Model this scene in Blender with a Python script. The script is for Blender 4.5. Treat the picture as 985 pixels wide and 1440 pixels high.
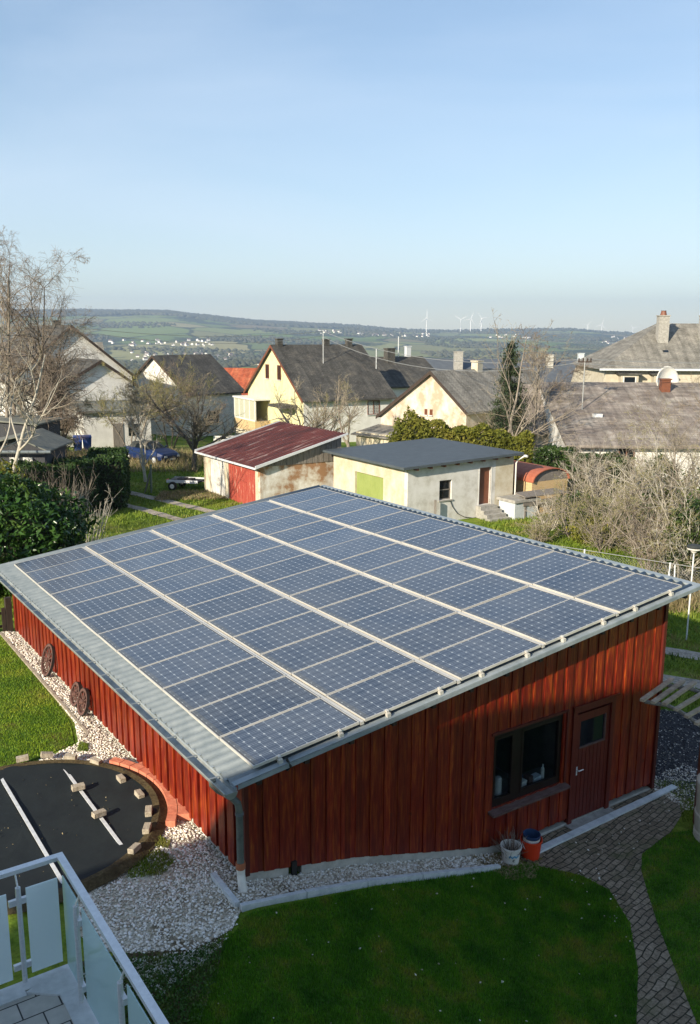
import bpy, math, random
import numpy as np
from mathutils import Vector, Matrix
R=math.radians
rng=np.random.default_rng(7); random.seed(7)
for o in list(bpy.data.objects): bpy.data.objects.remove(o,do_unlink=True)
sc=bpy.context.scene; COL=sc.collection
# ---------------------------------------------------------------- camera
FPX,PITCH,ROLL,CX,CY,CAMZ=1253.984,.209,.003,483.2,733.2,8.42
cam=bpy.data.cameras.new('camera'); co=bpy.data.objects.new('camera',cam); COL.objects.link(co)
cam.sensor_fit='VERTICAL'; cam.sensor_height=24; cam.sensor_width=24*985/1440
cam.lens=24*FPX/1440; cam.shift_x=(492.5-CX)/1440; cam.shift_y=(CY-720)/1440
cam.clip_start=.05; cam.clip_end=30000
co.matrix_world=Matrix.Translation((0,0,CAMZ))@Matrix.Rotation(math.pi/2-PITCH,4,'X')@Matrix.Rotation(ROLL,4,'Z')
sc.camera=co
# ---------------------------------------------------------------- light
SUN=Vector((-.62,-.785,0)).normalized(); EL=R(23)
sd=Vector((SUN.x*math.cos(EL),SUN.y*math.cos(EL),math.sin(EL)))
w=bpy.data.worlds.new('World'); sc.world=w; w.use_nodes=True; nt=w.node_tree
bg=nt.nodes['Background']; sky=nt.nodes.new('ShaderNodeTexSky'); sky.sky_type='NISHITA'; sky.sun_disc=False
sky.sun_elevation=EL; sky.sun_rotation=math.atan2(sd.x,sd.y)
sky.air_density=1.0; sky.dust_density=.25; sky.ozone_density=2.0; sky.altitude=300
gm=nt.nodes.new('ShaderNodeGamma'); gm.inputs[1].default_value=.70; hs=nt.nodes.new('ShaderNodeHueSaturation'); hs.inputs['Saturation'].default_value=1.12; hs.inputs['Value'].default_value=1.0; hs.inputs['Hue'].default_value=.503
nt.links.new(sky.outputs[0],gm.inputs[0]); nt.links.new(gm.outputs[0],hs.inputs['Color']); wt=nt.nodes.new('ShaderNodeTexCoord'); wm=nt.nodes.new('ShaderNodeMapping'); wm.inputs['Scale'].default_value=(1.2,1.2,4.5); wn_=nt.nodes.new('ShaderNodeTexNoise'); wn_.inputs['Scale'].default_value=1.6; wn_.inputs['Detail'].default_value=6; wn_.inputs['Distortion'].default_value=.6
wr=nt.nodes.new('ShaderNodeMapRange'); wr.inputs[1].default_value=.42; wr.inputs[2].default_value=.75; wr.inputs[4].default_value=.30; wx_=nt.nodes.new('ShaderNodeMix'); wx_.data_type='RGBA'; wx_.inputs[7].default_value=(3.3,3.75,4.3,1)
nt.links.new(wt.outputs['Generated'],wm.inputs[0]); nt.links.new(wm.outputs[0],wn_.inputs[0]); nt.links.new(wn_.outputs[0],wr.inputs[0]); nt.links.new(wr.outputs[0],wx_.inputs[0]); nt.links.new(hs.outputs[0],wx_.inputs[6]); nt.links.new(wx_.outputs[2],bg.inputs[0]); bg.inputs[1].default_value=.147
sl=bpy.data.lights.new('sun','SUN'); sl.energy=5.0; sl.angle=R(.6); sl.color=(1,.88,.69)
so=bpy.data.objects.new('sun',sl); COL.objects.link(so); so.rotation_euler=sd.to_track_quat('Z','Y').to_euler()
sc.view_settings.view_transform='Standard'; sc.view_settings.look='None'; sc.view_settings.gamma=1
sc.view_settings.use_curve_mapping=False; sc.view_settings.exposure=0.9
# ---------------------------------------------------------------- helpers
TH=.587; CT,ST=math.cos(TH),math.sin(TH); BX,BY=-1.136,10.467; TA=math.tan(.122)
def BW(s,t,z=0): return Vector((BX+s*CT-t*ST,BY+s*ST+t*CT,z))
def BL(x,y): return ((x-BX)*CT+(y-BY)*ST, -(x-BX)*ST+(y-BY)*CT)
def sm(x,a,b):
    t=np.clip((x-a)/(b-a),0,1); return t*t*(3-2*t)
CRX=[-.9,-.45,-.30,-.19,-.125,-.07,0,.09,.20,.25,.33,.45,.9]
CRY=[446,443,440,441,450,455,458,465,463,463,470,469,466]
def hterr(x,y):
    x=np.asarray(x,float); y=np.asarray(y,float)
    s=(x-BX)*CT+(y-BY)*ST; t=-(x-BX)*ST+(y-BY)*CT
    s2=s+.5*np.clip(-(t+.3),0,6)
    r=np.interp(s2,[-.2,1.76,3.4,4.4,5.0],[1.24,.82,.35,.08,0])
    r2=np.interp(s,[-2,9],[1.2,0])
    k=sm(t,12,14.5)
    h=(r*(1-k)+r2*k)*(1-.5*sm(t,14,26))
    h=h+.12*np.sin(x*.21+1)*np.sin(y*.17)*sm(y,28,40)
    h=h-2.3*sm(y,60,95)-9*sm(y,95,220)-50*sm(y,200,1500)-12*sm(y,1500,2600)
    u=x/np.maximum(y,1.); cy=np.interp(u,CRX,CRY); ang=PITCH-np.arctan((CY-cy)/FPX)
    crest=CAMZ-6500*np.tan(ang)
    base=-73.
    rise=sm(y,2300,6500)
    rise=.55*rise+.45*np.clip((y-2300)/4200,0,1)
    nz=6*np.sin(x*.0019+1.3)*np.sin(y*.0017+.4)+4*np.sin(x*.0047+2)*np.sin(y*.0041)+14*np.sin(x*.00083+y*.0006)
    far=(crest-base)*rise+nz*sm(y,500,2500)*(1-.75*sm(y,4800,6400))-60*sm(y,6600,9500)
    far=far+2.2*np.sin(x*.013+np.sin(y*.003))*sm(y,5600,6400)
    h=h+far*sm(y,2200,2700)+(1-sm(y,2200,2700))*nz*sm(y,500,2500)
    return h
def ray(x,y):
    xx,yy=x-CX,y-CY; cr,sr=math.cos(-ROLL),math.sin(-ROLL)
    xx,yy=xx*cr-yy*sr,xx*sr+yy*cr
    c,s=math.cos(PITCH),math.sin(PITCH)
    return Vector((xx/FPX,c-(yy/FPX)*s,-s-(yy/FPX)*c))
def PY(x,y,Y):
    d=ray(x,y); k=Y/d.y; return Vector((d.x*k,Y,CAMZ+d.z*k))
def drop(x,y,start=6.):
    d=ray(x,y); ks=np.geomspace(start,9000,3000); xs=d.x*ks; ys=d.y*ks; zs=CAMZ+d.z*ks
    g=hterr(xs,ys); i=np.argmax(zs<g)
    if zs[i]>=g[i]: return None
    return Vector((xs[i],ys[i],g[i]))
class MB:
    def __init__(s): s.v=[]; s.f=[]; s.m=[]
    def poly(s,pts,mi=0):
        n=len(s.v); s.v+= [tuple(p) for p in pts]; s.f.append(tuple(range(n,n+len(pts)))); s.m.append(mi); return s
    def hexa(s,p,mi=0):  # p: bottom 4 ccw, top 4 ccw
        n=len(s.v); s.v+=[tuple(q) for q in p]
        for q in ((3,2,1,0),(4,5,6,7),(0,1,5,4),(1,2,6,5),(2,3,7,6),(3,0,4,7)): s.f.append(tuple(n+i for i in q)); s.m.append(mi)
        return s
    def box(s,x0,x1,y0,y1,z0,z1,mi=0):
        return s.hexa([(x0,y0,z0),(x1,y0,z0),(x1,y1,z0),(x0,y1,z0),(x0,y0,z1),(x1,y0,z1),(x1,y1,z1),(x0,y1,z1)],mi)
    def obox(s,c,size,rot,mi=0):
        m=rot if isinstance(rot,Matrix) else Matrix.Rotation(rot,3,'Z'); c=Vector(c); a,b,d=[q/2 for q in size]
        return s.hexa([c+m@Vector(q) for q in ((-a,-b,-d),(a,-b,-d),(a,b,-d),(-a,b,-d),(-a,-b,d),(a,-b,d),(a,b,d),(-a,b,d))],mi)
    def prism(s,prof,fn,a0,a1,mi=0):  # prof 2d pts, fn(a,p,q)->xyz
        n=len(s.v); k=len(prof)
        for a in (a0,a1):
            for p,q in prof: s.v.append(tuple(fn(a,p,q)))
        for i in range(k):
            j=(i+1)%k; s.f.append((n+i,n+j,n+k+j,n+k+i)); s.m.append(mi)
        s.f.append(tuple(n+i for i in reversed(range(k)))); s.m.append(mi)
        s.f.append(tuple(n+k+i for i in range(k))); s.m.append(mi); return s
    def tube(s,path,r,n=8,mi=0,cap=True):
        path=[Vector(p) for p in path]; rs=r if hasattr(r,'__len__') else [r]*len(path); base=len(s.v); up=Vector((0,0,1))
        prev=None
        for i,p in enumerate(path):
            d=(path[min(i+1,len(path)-1)]-path[max(i-1,0)]).normalized()
            a=prev if prev is not None else (up if abs(d.z)<.9 else Vector((1,0,0)))
            e=(a-d*a.dot(d)).normalized(); prev=e; g=d.cross(e)
            for k in range(n):
                t=2*math.pi*k/n; s.v.append(tuple(p+(e*math.cos(t)+g*math.sin(t))*rs[i]))
        for i in range(len(path)-1):
            for k in range(n):
                j=(k+1)%n; s.f.append((base+i*n+k,base+i*n+j,base+(i+1)*n+j,base+(i+1)*n+k)); s.m.append(mi)
        if cap:
            s.f.append(tuple(base+k for k in reversed(range(n)))); s.m.append(mi)
            s.f.append(tuple(base+(len(path)-1)*n+k for k in range(n))); s.m.append(mi)
        return s
    def lathe(s,prof,c=(0,0,0),n=24,mi=0):
        base=len(s.v); c=Vector(c)
        for r,z in prof:
            for k in range(n):
                t=2*math.pi*k/n; s.v.append((c.x+r*math.cos(t),c.y+r*math.sin(t),c.z+z))
        for i in range(len(prof)-1):
            for k in range(n):
                j=(k+1)%n; s.f.append((base+i*n+k,base+i*n+j,base+(i+1)*n+j,base+(i+1)*n+k)); s.m.append(mi)
        return s
    def build(s,name,mats,parent=None,smooth=False):
        return mk(name,s.v,s.f,mats,parent,s.m,smooth)
def mk(name,v,f,mats,parent=None,mi=None,smooth=False):
    me=bpy.data.meshes.new(name); me.from_pydata([tuple(p) for p in v],[],f)
    if not isinstance(mats,(list,tuple)): mats=[mats]
    for m in mats: me.materials.append(m)
    if mi is not None and len(mats)>1: me.polygons.foreach_set('material_index',mi)
    if smooth: me.polygons.foreach_set('use_smooth',[True]*len(me.polygons))
    me.update(); o=bpy.data.objects.new(name,me); COL.objects.link(o)
    if parent: o.parent=parent
    return o
def mknp(name,V,F,mat,parent=None,mi=None,smooth=False):
    """fast: V (n,3), F (m,k) constant k"""
    V=np.asarray(V,np.float32); F=np.asarray(F,np.int32); me=bpy.data.meshes.new(name)
    me.vertices.add(len(V)); me.vertices.foreach_set('co',V.ravel())
    k=F.shape[1]; me.loops.add(F.size); me.loops.foreach_set('vertex_index',F.ravel())
    me.polygons.add(len(F)); me.polygons.foreach_set('loop_start',np.arange(0,F.size,k,dtype=np.int32))
    mats=mat if isinstance(mat,(list,tuple)) else [mat]
    for m in mats: me.materials.append(m)
    if mi is not None: me.polygons.foreach_set('material_index',np.asarray(mi,np.int32))
    if smooth: me.polygons.foreach_set('use_smooth',np.ones(len(F),bool))
    me.update(calc_edges=True); me.validate()
    o=bpy.data.objects.new(name,me); COL.objects.link(o)
    if parent: o.parent=parent
    return o
def tag(o,label=None,cat=None,group=None,kind=None):
    if label: o['label']=label
    if cat: o['category']=cat
    if group: o['group']=group
    if kind: o['kind']=kind
    return o
def thing(name,label,cat,loc=(0,0,0),rz=0,group=None):
    o=bpy.data.objects.new(name,None); COL.objects.link(o); o.location=loc; o.rotation_euler=(0,0,rz); o.empty_display_size=.3
    return tag(o,label,cat,group)
# ---------------------------------------------------------------- materials
def M(name,c1,c2=None,scale=5,rough=.8,bump=0,metal=0,stretch=(1,1,1),detail=5,c3=None,spec=.5,lo=.35,hi=.65,bscale=None,obj_rand=0):
    m=bpy.data.materials.new(name); m.use_nodes=True; n=m.node_tree.nodes; l=m.node_tree.links; b=n['Principled BSDF']
    b.inputs['Roughness'].default_value=rough; b.inputs['Metallic'].default_value=metal; b.inputs['Specular IOR Level'].default_value=spec
    b.inputs['Base Color'].default_value=(*c1,1)
    tc=n.new('ShaderNodeTexCoord'); mp=n.new('ShaderNodeMapping'); mp.inputs['Scale'].default_value=stretch; l.new(tc.outputs['Object'],mp.inputs[0])
    if c2:
        t=n.new('ShaderNodeTexNoise'); t.inputs['Scale'].default_value=scale; t.inputs['Detail'].default_value=detail; t.inputs['Roughness'].default_value=.65
        l.new(mp.outputs[0],t.inputs[0]); r=n.new('ShaderNodeValToRGB'); l.new(t.outputs[0],r.inputs[0]); l.new(r.outputs[0],b.inputs['Base Color'])
        e=r.color_ramp.elements; e[0].position=lo; e[0].color=(*c1,1); e[1].position=hi; e[1].color=(*c2,1)
        if c3: q=e.new(min(.99,hi+.12)); q.color=(*c3,1)
    if bump:
        t2=n.new('ShaderNodeTexNoise'); t2.inputs['Scale'].default_value=bscale or scale*3; t2.inputs['Detail'].default_value=6; l.new(mp.outputs[0],t2.inputs[0])
        bp=n.new('ShaderNodeBump'); bp.inputs['Strength'].default_value=bump; bp.inputs['Distance'].default_value=.03; l.new(t2.outputs[0],bp.inputs['Height']); l.new(bp.outputs[0],b.inputs['Normal'])
    return m
def node(m,t): return m.node_tree.nodes.new(t)
def mth(m,op,a,b=None,c=None):
    n=node(m,'ShaderNodeMath'); n.operation=op; L=m.node_tree.links
    for i,x in enumerate((a,b,c)):
        if x is None: continue
        if hasattr(x,'node'): L.new(x,n.inputs[i])
        else: n.inputs[i].default_value=x
    return n.outputs[0]
def mixc(m,f,a,b,bt='MIX'):
    n=node(m,'ShaderNodeMix'); n.data_type='RGBA'; n.blend_type=bt; L=m.node_tree.links
    for i,x in ((0,f),(6,a),(7,b)):
        if hasattr(x,'node'): L.new(x,n.inputs[i])
        else: n.inputs[i].default_value=x if i==0 else (*x,1)
    return n.outputs[2]
def noise(m,scale,detail=5,stretch=(1,1,1),coord='Object',rough=.6):
    tc=node(m,'ShaderNodeTexCoord'); mp=node(m,'ShaderNodeMapping'); mp.inputs['Scale'].default_value=stretch
    t=node(m,'ShaderNodeTexNoise'); t.inputs['Scale'].default_value=scale; t.inputs['Detail'].default_value=detail; t.inputs['Roughness'].default_value=rough
    L=m.node_tree.links
    if coord=='World':
        g=node(m,'ShaderNodeNewGeometry'); L.new(g.outputs['Position'],mp.inputs[0])
    else: L.new(tc.outputs[coord],mp.inputs[0])
    L.new(mp.outputs[0],t.inputs[0]); return t.outputs[0]
def ramp(m,f,*st):
    r=node(m,'ShaderNodeValToRGB'); m.node_tree.links.new(f,r.inputs[0]); e=r.color_ramp.elements
    e[0].position,e[1].position=st[0][0],st[-1][0]; e[0].color=(*st[0][1],1); e[1].color=(*st[-1][1],1)
    for p,c in st[1:-1]: q=e.new(p); q.color=(*c,1)
    return r.outputs[0]
def setc(m,sock): m.node_tree.links.new(sock,m.node_tree.nodes['Principled BSDF'].inputs['Base Color'])
def setb(m,sock,st=.4,dist=.02):
    bp=node(m,'ShaderNodeBump'); bp.inputs['Strength'].default_value=st; bp.inputs['Distance'].default_value=dist
    L=m.node_tree.links; L.new(sock,bp.inputs['Height']); L.new(bp.outputs[0],m.node_tree.nodes['Principled BSDF'].inputs['Normal'])
# siding: red stained planks, one tone per plank
def siding(name):
    m=M(name,(.3,.05,.02),rough=.42); tc=node(m,'ShaderNodeTexCoord'); L=m.node_tree.links
    sp=node(m,'ShaderNodeSeparateXYZ'); L.new(tc.outputs['Object'],sp.inputs[0])
    fx=mth(m,'FLOOR',mth(m,'MULTIPLY',mth(m,'ADD',sp.outputs[0],sp.outputs[1]),10.))
    wn=node(m,'ShaderNodeTexWhiteNoise'); wn.noise_dimensions='1D'; L.new(fx,wn.inputs['W'])
    g=noise(m,9,6,(3.5,3.5,.28)); g2=noise(m,2.2,4,(1,1,.5)); kn=noise(m,7,2,(1.6,1.6,.7))
    base=ramp(m,g,(.28,(.080,.0045,.003)),(.50,(.175,.0125,.0045)),(.65,(.275,.052,.008)),(.81,(.455,.16,.025)))
    c=mixc(m,.75,base,ramp(m,wn.outputs[0],(0,(.55,.5,.5)),(1,(1.25,1.3,1.25))),'MULTIPLY')
    c=mixc(m,mth(m,'MULTIPLY',mth(m,'GREATER_THAN',kn,.70),.8),c,(.10,.014,.008))
    c=mixc(m,.6,c,ramp(m,g2,(.3,(.75,.65,.6)),(.7,(1.15,1.15,1.1))),'MULTIPLY')
    setc(m,c); setb(m,g,.35,.01); return m
m_side=siding('red stained plank'); 
m_trim=M('dark red trim',(.06,.006,.004),(.10,.012,.007),6,.5,.2,stretch=(1,1,.3))
m_door=M('red door paint',(.075,.008,.005),(.12,.014,.007),5,.45,.15,stretch=(6,6,.5))
m_frame=M('dark window frame',(.008,.004,.003),(.014,.006,.005),8,.4)
m_sill=M('weathered sill',(.07,.035,.03),(.13,.08,.07),6,.7,.2,stretch=(1,4,4))
m_zinc=M('zinc sheet',(.125,.152,.170),(.185,.212,.228),3.5,.40,.05,metal=.25,c3=(.25,.29,.30))
m_gut=M('zinc gutter',(.26,.28,.27),(.42,.43,.41),4,.4,.08,metal=.5,c3=(.14,.13,.11))
m_edge=M('light zinc flashing',(.22,.26,.28),(.33,.37,.39),3,.45,.04,metal=.2)
m_alu=M('aluminium frame',(.54,.52,.47),(.66,.63,.57),3,.42,0,metal=.35)
m_steel=M('brushed steel',(.62,.64,.66),(.74,.76,.78),20,.32,0,metal=.35,stretch=(1,1,8))
m_conc=M('pale concrete',(.34,.33,.29),(.50,.48,.43),5,.9,.4)
m_concd=M('grey concrete',(.22,.21,.19),(.36,.35,.32),6,.9,.4)
m_kerb=M('light kerb stone',(.46,.50,.52),(.62,.65,.66),9,.8,.3,c3=(.35,.36,.33))
m_pipe=M('green grey pipe',(.10,.12,.11),(.17,.19,.17),7,.45,.05,metal=.3)
m_pvc=M('white plastic',(.62,.60,.55),(.75,.73,.68),9,.5)
m_orange=M('orange brown collar',(.38,.13,.06),None,rough=.6)
m_dark=M('dark stained wood',(.025,.016,.012),(.05,.032,.022),8,.7,.3,stretch=(1,1,.2))
m_rust=M('rusty iron',(.06,.03,.025),(.13,.06,.045),14,.8,.3)
m_black=M('black rubber',(.012,.012,.012),None,rough=.6)
m_glass=M('dark pane',(.008,.012,.016),None,rough=.06,spec=.6)
def clear(name,col,alpha,rough=.05):
    m=bpy.data.materials.new(name); m.use_nodes=True; n=m.node_tree.nodes; l=m.node_tree.links; b=n['Principled BSDF']
    b.inputs['Base Color'].default_value=(*col,1); b.inputs['Roughness'].default_value=rough
    t=n.new('ShaderNodeBsdfTransparent'); t.inputs[0].default_value=(.9,.95,.96,1); x=n.new('ShaderNodeMixShader'); x.inputs[0].default_value=alpha
    l.new(t.outputs[0],x.inputs[1]); l.new(b.outputs[0],x.inputs[2]); l.new(x.outputs[0],n['Material Output'].inputs[0]); return m
m_pane=clear('barn window glass',(.01,.012,.015),.18,.04)
m_frost=clear('frosted balcony glass',(.86,.97,.98),.96,.3)
m_tint=clear('tinted balcony glass',(.62,.82,.84),.62,.06)
# solar glass
def solar():
    m=M('solar cells',(.01,.02,.05),rough=.13,spec=.45); tc=node(m,'ShaderNodeTexCoord'); L=m.node_tree.links
    sp=node(m,'ShaderNodeSeparateXYZ'); L.new(tc.outputs['Object'],sp.inputs[0])
    x=mth(m,'DIVIDE',mth(m,'SUBTRACT',sp.outputs[0],.045),.156); y=mth(m,'DIVIDE',mth(m,'SUBTRACT',sp.outputs[1],.027),.156)
    fx=mth(m,'ABSOLUTE',mth(m,'SUBTRACT',mth(m,'FRACT',x),.5)); fy=mth(m,'ABSOLUTE',mth(m,'SUBTRACT',mth(m,'FRACT',y),.5))
    line=mth(m,'GREATER_THAN',mth(m,'MAXIMUM',fx,fy),.484); dia=mth(m,'GREATER_THAN',mth(m,'ADD',fx,fy),.87)
    out=mth(m,'MAXIMUM',mth(m,'GREATER_THAN',mth(m,'ABSOLUTE',mth(m,'SUBTRACT',x,5.)),5.),mth(m,'GREATER_THAN',mth(m,'ABSOLUTE',mth(m,'SUBTRACT',y,3.)),3.))
    bus=mth(m,'LESS_THAN',mth(m,'ABSOLUTE',mth(m,'SUBTRACT',fy,.25)),.022)
    oi=node(m,'ShaderNodeObjectInfo'); cellid=node(m,'ShaderNodeCombineXYZ')
    L.new(mth(m,'FLOOR',x),cellid.inputs[0]); L.new(mth(m,'FLOOR',y),cellid.inputs[1]); L.new(mth(m,'MULTIPLY',oi.outputs['Random'],91.),cellid.inputs[2])
    wn=node(m,'ShaderNodeTexWhiteNoise'); L.new(cellid.outputs[0],wn.inputs[0])
    c=ramp(m,wn.outputs[0],(0,(.036,.051,.080)),(1,(.049,.065,.096))); c=mixc(m,1,c,ramp(m,oi.outputs['Random'],(0,(.72,.74,.78)),(1,(1.25,1.22,1.2))),'MULTIPLY')
    c=mixc(m,mth(m,'MULTIPLY',bus,.35),c,(.30,.36,.42))
    c=mixc(m,mth(m,'MULTIPLY',line,.46),c,(.42,.50,.58))
    c=mixc(m,mth(m,'MULTIPLY',dia,.5),c,(.62,.68,.72)); c=mixc(m,out,c,(.045,.05,.06))
    dust=noise(m,1.1,4,coord='World'); c=mixc(m,ramp(m,dust,(.35,(.0,.0,.0)),(.75,(.12,.12,.12))),c,(.36,.36,.34))
    edge=mth(m,'MULTIPLY',mth(m,'LESS_THAN',sp.outputs[0],.10),noise(m,14,3,(3,1,1))); c=mixc(m,mth(m,'MULTIPLY',edge,.5),c,(.16,.15,.11))
    setc(m,c); L.new(ramp(m,dust,(.3,(.07,.07,.07)),(.7,(.20,.20,.20))),m.node_tree.nodes['Principled BSDF'].inputs['Roughness']); return m
m_solar=solar()
def ground_mat():
    m=M('meadow ground',(.06,.09,.02),rough=1,spec=.1); L=m.node_tree.links
    g=node(m,'ShaderNodeNewGeometry'); sp=node(m,'ShaderNodeSeparateXYZ'); L.new(g.outputs['Position'],sp.inputs[0])
    n1=noise(m,.35,6,coord='World'); n2=noise(m,4.,6,coord='World'); n3=noise(m,22.,4,coord='World')
    near=ramp(m,n1,(.32,(.06,.11,.016)),(.48,(.12,.19,.022)),(.60,(.20,.24,.038)),(.72,(.22,.18,.075)))
    near=mixc(m,.75,near,ramp(m,n2,(.3,(.55,.6,.5)),(.7,(1.35,1.3,1.3))),'MULTIPLY')
    near=mixc(m,.6,near,ramp(m,n3,(.3,(.5,.5,.5)),(.7,(1.4,1.4,1.4))),'MULTIPLY')
    mp=node(m,'ShaderNodeMapping'); mp.inputs['Scale'].default_value=(.0034,.0018,0); mp.inputs['Rotation'].default_value=(0,0,.5); L.new(g.outputs['Position'],mp.inputs[0])
    wob=noise(m,.0012,3,coord='World'); vm=node(m,'ShaderNodeVectorMath'); vm.operation='ADD'; L.new(mp.outputs[0],vm.inputs[0]); L.new(wob,vm.inputs[1])
    vo=node(m,'ShaderNodeTexVoronoi'); vo.inputs['Scale'].default_value=1; L.new(vm.outputs[0],vo.inputs[0])
    s3=node(m,'ShaderNodeSeparateColor'); L.new(vo.outputs['Color'],s3.inputs[0])
    field=ramp(m,s3.outputs[0],(0,(.10,.15,.04)),(.22,(.16,.22,.055)),(.4,(.30,.27,.13)),(.52,(.12,.17,.05)),(.66,(.21,.26,.08)),(.8,(.20,.15,.09)),(.9,(.26,.28,.11)),(1,(.11,.15,.05)))
    field=mixc(m,.35,field,ramp(m,noise(m,.02,5,coord='World'),(.3,(.6,.6,.6)),(.7,(1.3,1.3,1.3))),'MULTIPLY')
    edge=node(m,'ShaderNodeTexVoronoi'); edge.feature='DISTANCE_TO_EDGE'; L.new(vm.outputs[0],edge.inputs[0]); edge.inputs['Scale'].default_value=1
    field=mixc(m,mth(m,'LESS_THAN',edge.outputs['Distance'],.03),field,(.045,.055,.025))
    fn=noise(m,.0016,6,(1,.7,1),coord='World')
    forest=mixc(m,.7,(.040,.052,.026),ramp(m,noise(m,.05,5,coord='World'),(.3,(.5,.5,.5)),(.7,(1.5,1.5,1.5))),'MULTIPLY')
    far=mixc(m,ramp(m,fn,(.53,(0,0,0)),(.55,(1,1,1))),field,forest)
    k=node(m,'ShaderNodeMapRange'); L.new(sp.outputs[1],k.inputs[0]); k.inputs[1].default_value=110; k.inputs[2].default_value=260
    setc(m,mixc(m,k.outputs[0],near,far)); setb(m,n2,.8,.06); return m
m_ground=ground_mat()
def layered(name,stops,sc1,sc2,rough=.95,bump=.6,coord='World'):
    m=M(name,(.1,.1,.1),rough=rough,spec=.2); a=noise(m,sc1,5,coord=coord); b=noise(m,sc2,5,coord=coord)
    c=ramp(m,a,*stops); c=mixc(m,.8,c,ramp(m,b,(.28,(.45,.45,.45)),(.72,(1.5,1.5,1.5))),'MULTIPLY'); setc(m,c); setb(m,b,bump,.03); return m
m_lawn=layered('lawn soil',[(.3,(.028,.075,.007)),(.5,(.055,.12,.010)),(.7,(.13,.12,.03))],1.7,30)
m_gravbed=layered('gravel bed',[(.33,(.16,.13,.08)),(.45,(.48,.43,.33)),(.7,(.66,.62,.52))],2.2,38)
m_blackgrav=layered('dark gravel',[(.3,(.030,.030,.034)),(.6,(.055,.055,.06)),(.75,(.10,.095,.08))],2,30)
m_track=layered('dirt track',[(.3,(.24,.21,.17)),(.5,(.34,.30,.25)),(.7,(.42,.38,.32))],2,16)
m_tarp=M('pond cover sheet',(.010,.014,.016),(.016,.021,.022),1.3,.75,.15,c3=(.022,.024,.016),bscale=9,spec=.25)
m_soil=layered('damp soil',[(.3,(.045,.032,.016)),(.6,(.09,.07,.035)),(.75,(.07,.09,.02))],4,24)
def paving():
    m=M('stone paving',(.1,.09,.08),rough=.9,spec=.25); tc=node(m,'ShaderNodeTexCoord'); L=m.node_tree.links
    g=node(m,'ShaderNodeNewGeometry'); mp=node(m,'ShaderNodeMapping'); mp.inputs['Rotation'].default_value=(0,0,-TH-.15); L.new(g.outputs['Position'],mp.inputs[0])
    vm=node(m,'ShaderNodeVectorMath'); vm.operation='ADD'; L.new(mp.outputs[0],vm.inputs[0])
    nn=node(m,'ShaderNodeTexNoise'); nn.inputs['Scale'].default_value=1.4; L.new(g.outputs['Position'],nn.inputs[0]); sc_=node(m,'ShaderNodeVectorMath'); sc_.operation='SCALE'; sc_.inputs['Scale'].default_value=.25; L.new(nn.outputs['Color'],sc_.inputs[0]); L.new(sc_.outputs[0],vm.inputs[1])
    b=node(m,'ShaderNodeTexBrick'); L.new(vm.outputs[0],b.inputs[0]); b.inputs['Scale'].default_value=1; b.inputs['Brick Width'].default_value=.21; b.inputs['Row Height'].default_value=.105; b.inputs['Mortar Size'].default_value=.010; b.inputs['Mortar Smooth'].default_value=.3
    b.inputs['Color1'].default_value=(.16,.125,.085,1); b.inputs['Color2'].default_value=(.26,.21,.15,1); b.inputs['Mortar'].default_value=(.035,.033,.02,1)
    c=mixc(m,.9,b.outputs[0],ramp(m,noise(m,24,5,coord='World'),(.3,(.5,.5,.5)),(.7,(1.45,1.45,1.45))),'MULTIPLY')
    c=mixc(m,ramp(m,noise(m,1.6,5,coord='World'),(.52,(0,0,0)),(.68,(.65,.65,.65))),c,(.075,.08,.03))
    c=mixc(m,ramp(m,noise(m,75,2,coord='World'),(.66,(0,0,0)),(.70,(.7,.7,.7))),c,(.33,.31,.27))
    setc(m,c); inv=mth(m,'SUBTRACT',1,b.outputs['Fac']); setb(m,mth(m,'ADD',inv,mth(m,'MULTIPLY',noise(m,30,4,coord='World'),.4)),.8,.015); return m
m_pave=paving()
def tile_mat():
    m=M('terrace tiles',(.3,.3,.3),rough=.7); tc=node(m,'ShaderNodeTexCoord'); b=node(m,'ShaderNodeTexBrick'); L=m.node_tree.links; L.new(tc.outputs['Object'],b.inputs[0])
    b.inputs['Scale'].default_value=1; b.inputs['Brick Width'].default_value=.30; b.inputs['Row Height'].default_value=.20; b.inputs['Mortar Size'].default_value=.006
    b.inputs['Color1'].default_value=(.40,.38,.34,1); b.inputs['Color2'].default_value=(.48,.46,.42,1); b.inputs['Mortar'].default_value=(.03,.03,.03,1)
    setc(m,mixc(m,.4,b.outputs[0],ramp(m,noise(m,12,5),(.3,(.7,.7,.7)),(.7,(1.2,1.2,1.2))),'MULTIPLY')); return m
m_tile=tile_mat()
def blades(name,c0,c1,c2,rough=.55,transl=.25,vscale=.8):
    m=M(name,c0,rough=rough,spec=.3); oi=noise(m,vscale,4,coord='World'); g=node(m,'ShaderNodeNewGeometry')
    c=ramp(m,oi,(.32,c0),(.52,c1),(.72,c2)); c=mixc(m,.7,c,ramp(m,g.outputs['Random Per Island'],(0,(.5,.55,.5)),(1,(1.5,1.4,1.4))),'MULTIPLY')
    setc(m,c); L=m.node_tree.links; n=m.node_tree.nodes
    if transl:
        t=node(m,'ShaderNodeBsdfTranslucent'); L.new(c,t.inputs[0]); x=node(m,'ShaderNodeMixShader'); x.inputs[0].default_value=transl
        L.new(n['Principled BSDF'].outputs[0],x.inputs[1]); L.new(t.outputs[0],x.inputs[2]); L.new(x.outputs[0],n['Material Output'].inputs[0])
    return m
m_grass=blades('lawn grass',(.040,.15,.010),(.10,.26,.012),(.28,.28,.035),vscale=1.7)
m_grassd=blades('meadow grass',(.08,.14,.018),(.17,.24,.025),(.27,.22,.09),vscale=.6)
m_straw=blades('dry grass',(.20,.16,.08),(.30,.25,.14),(.15,.17,.05),vscale=1)
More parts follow.
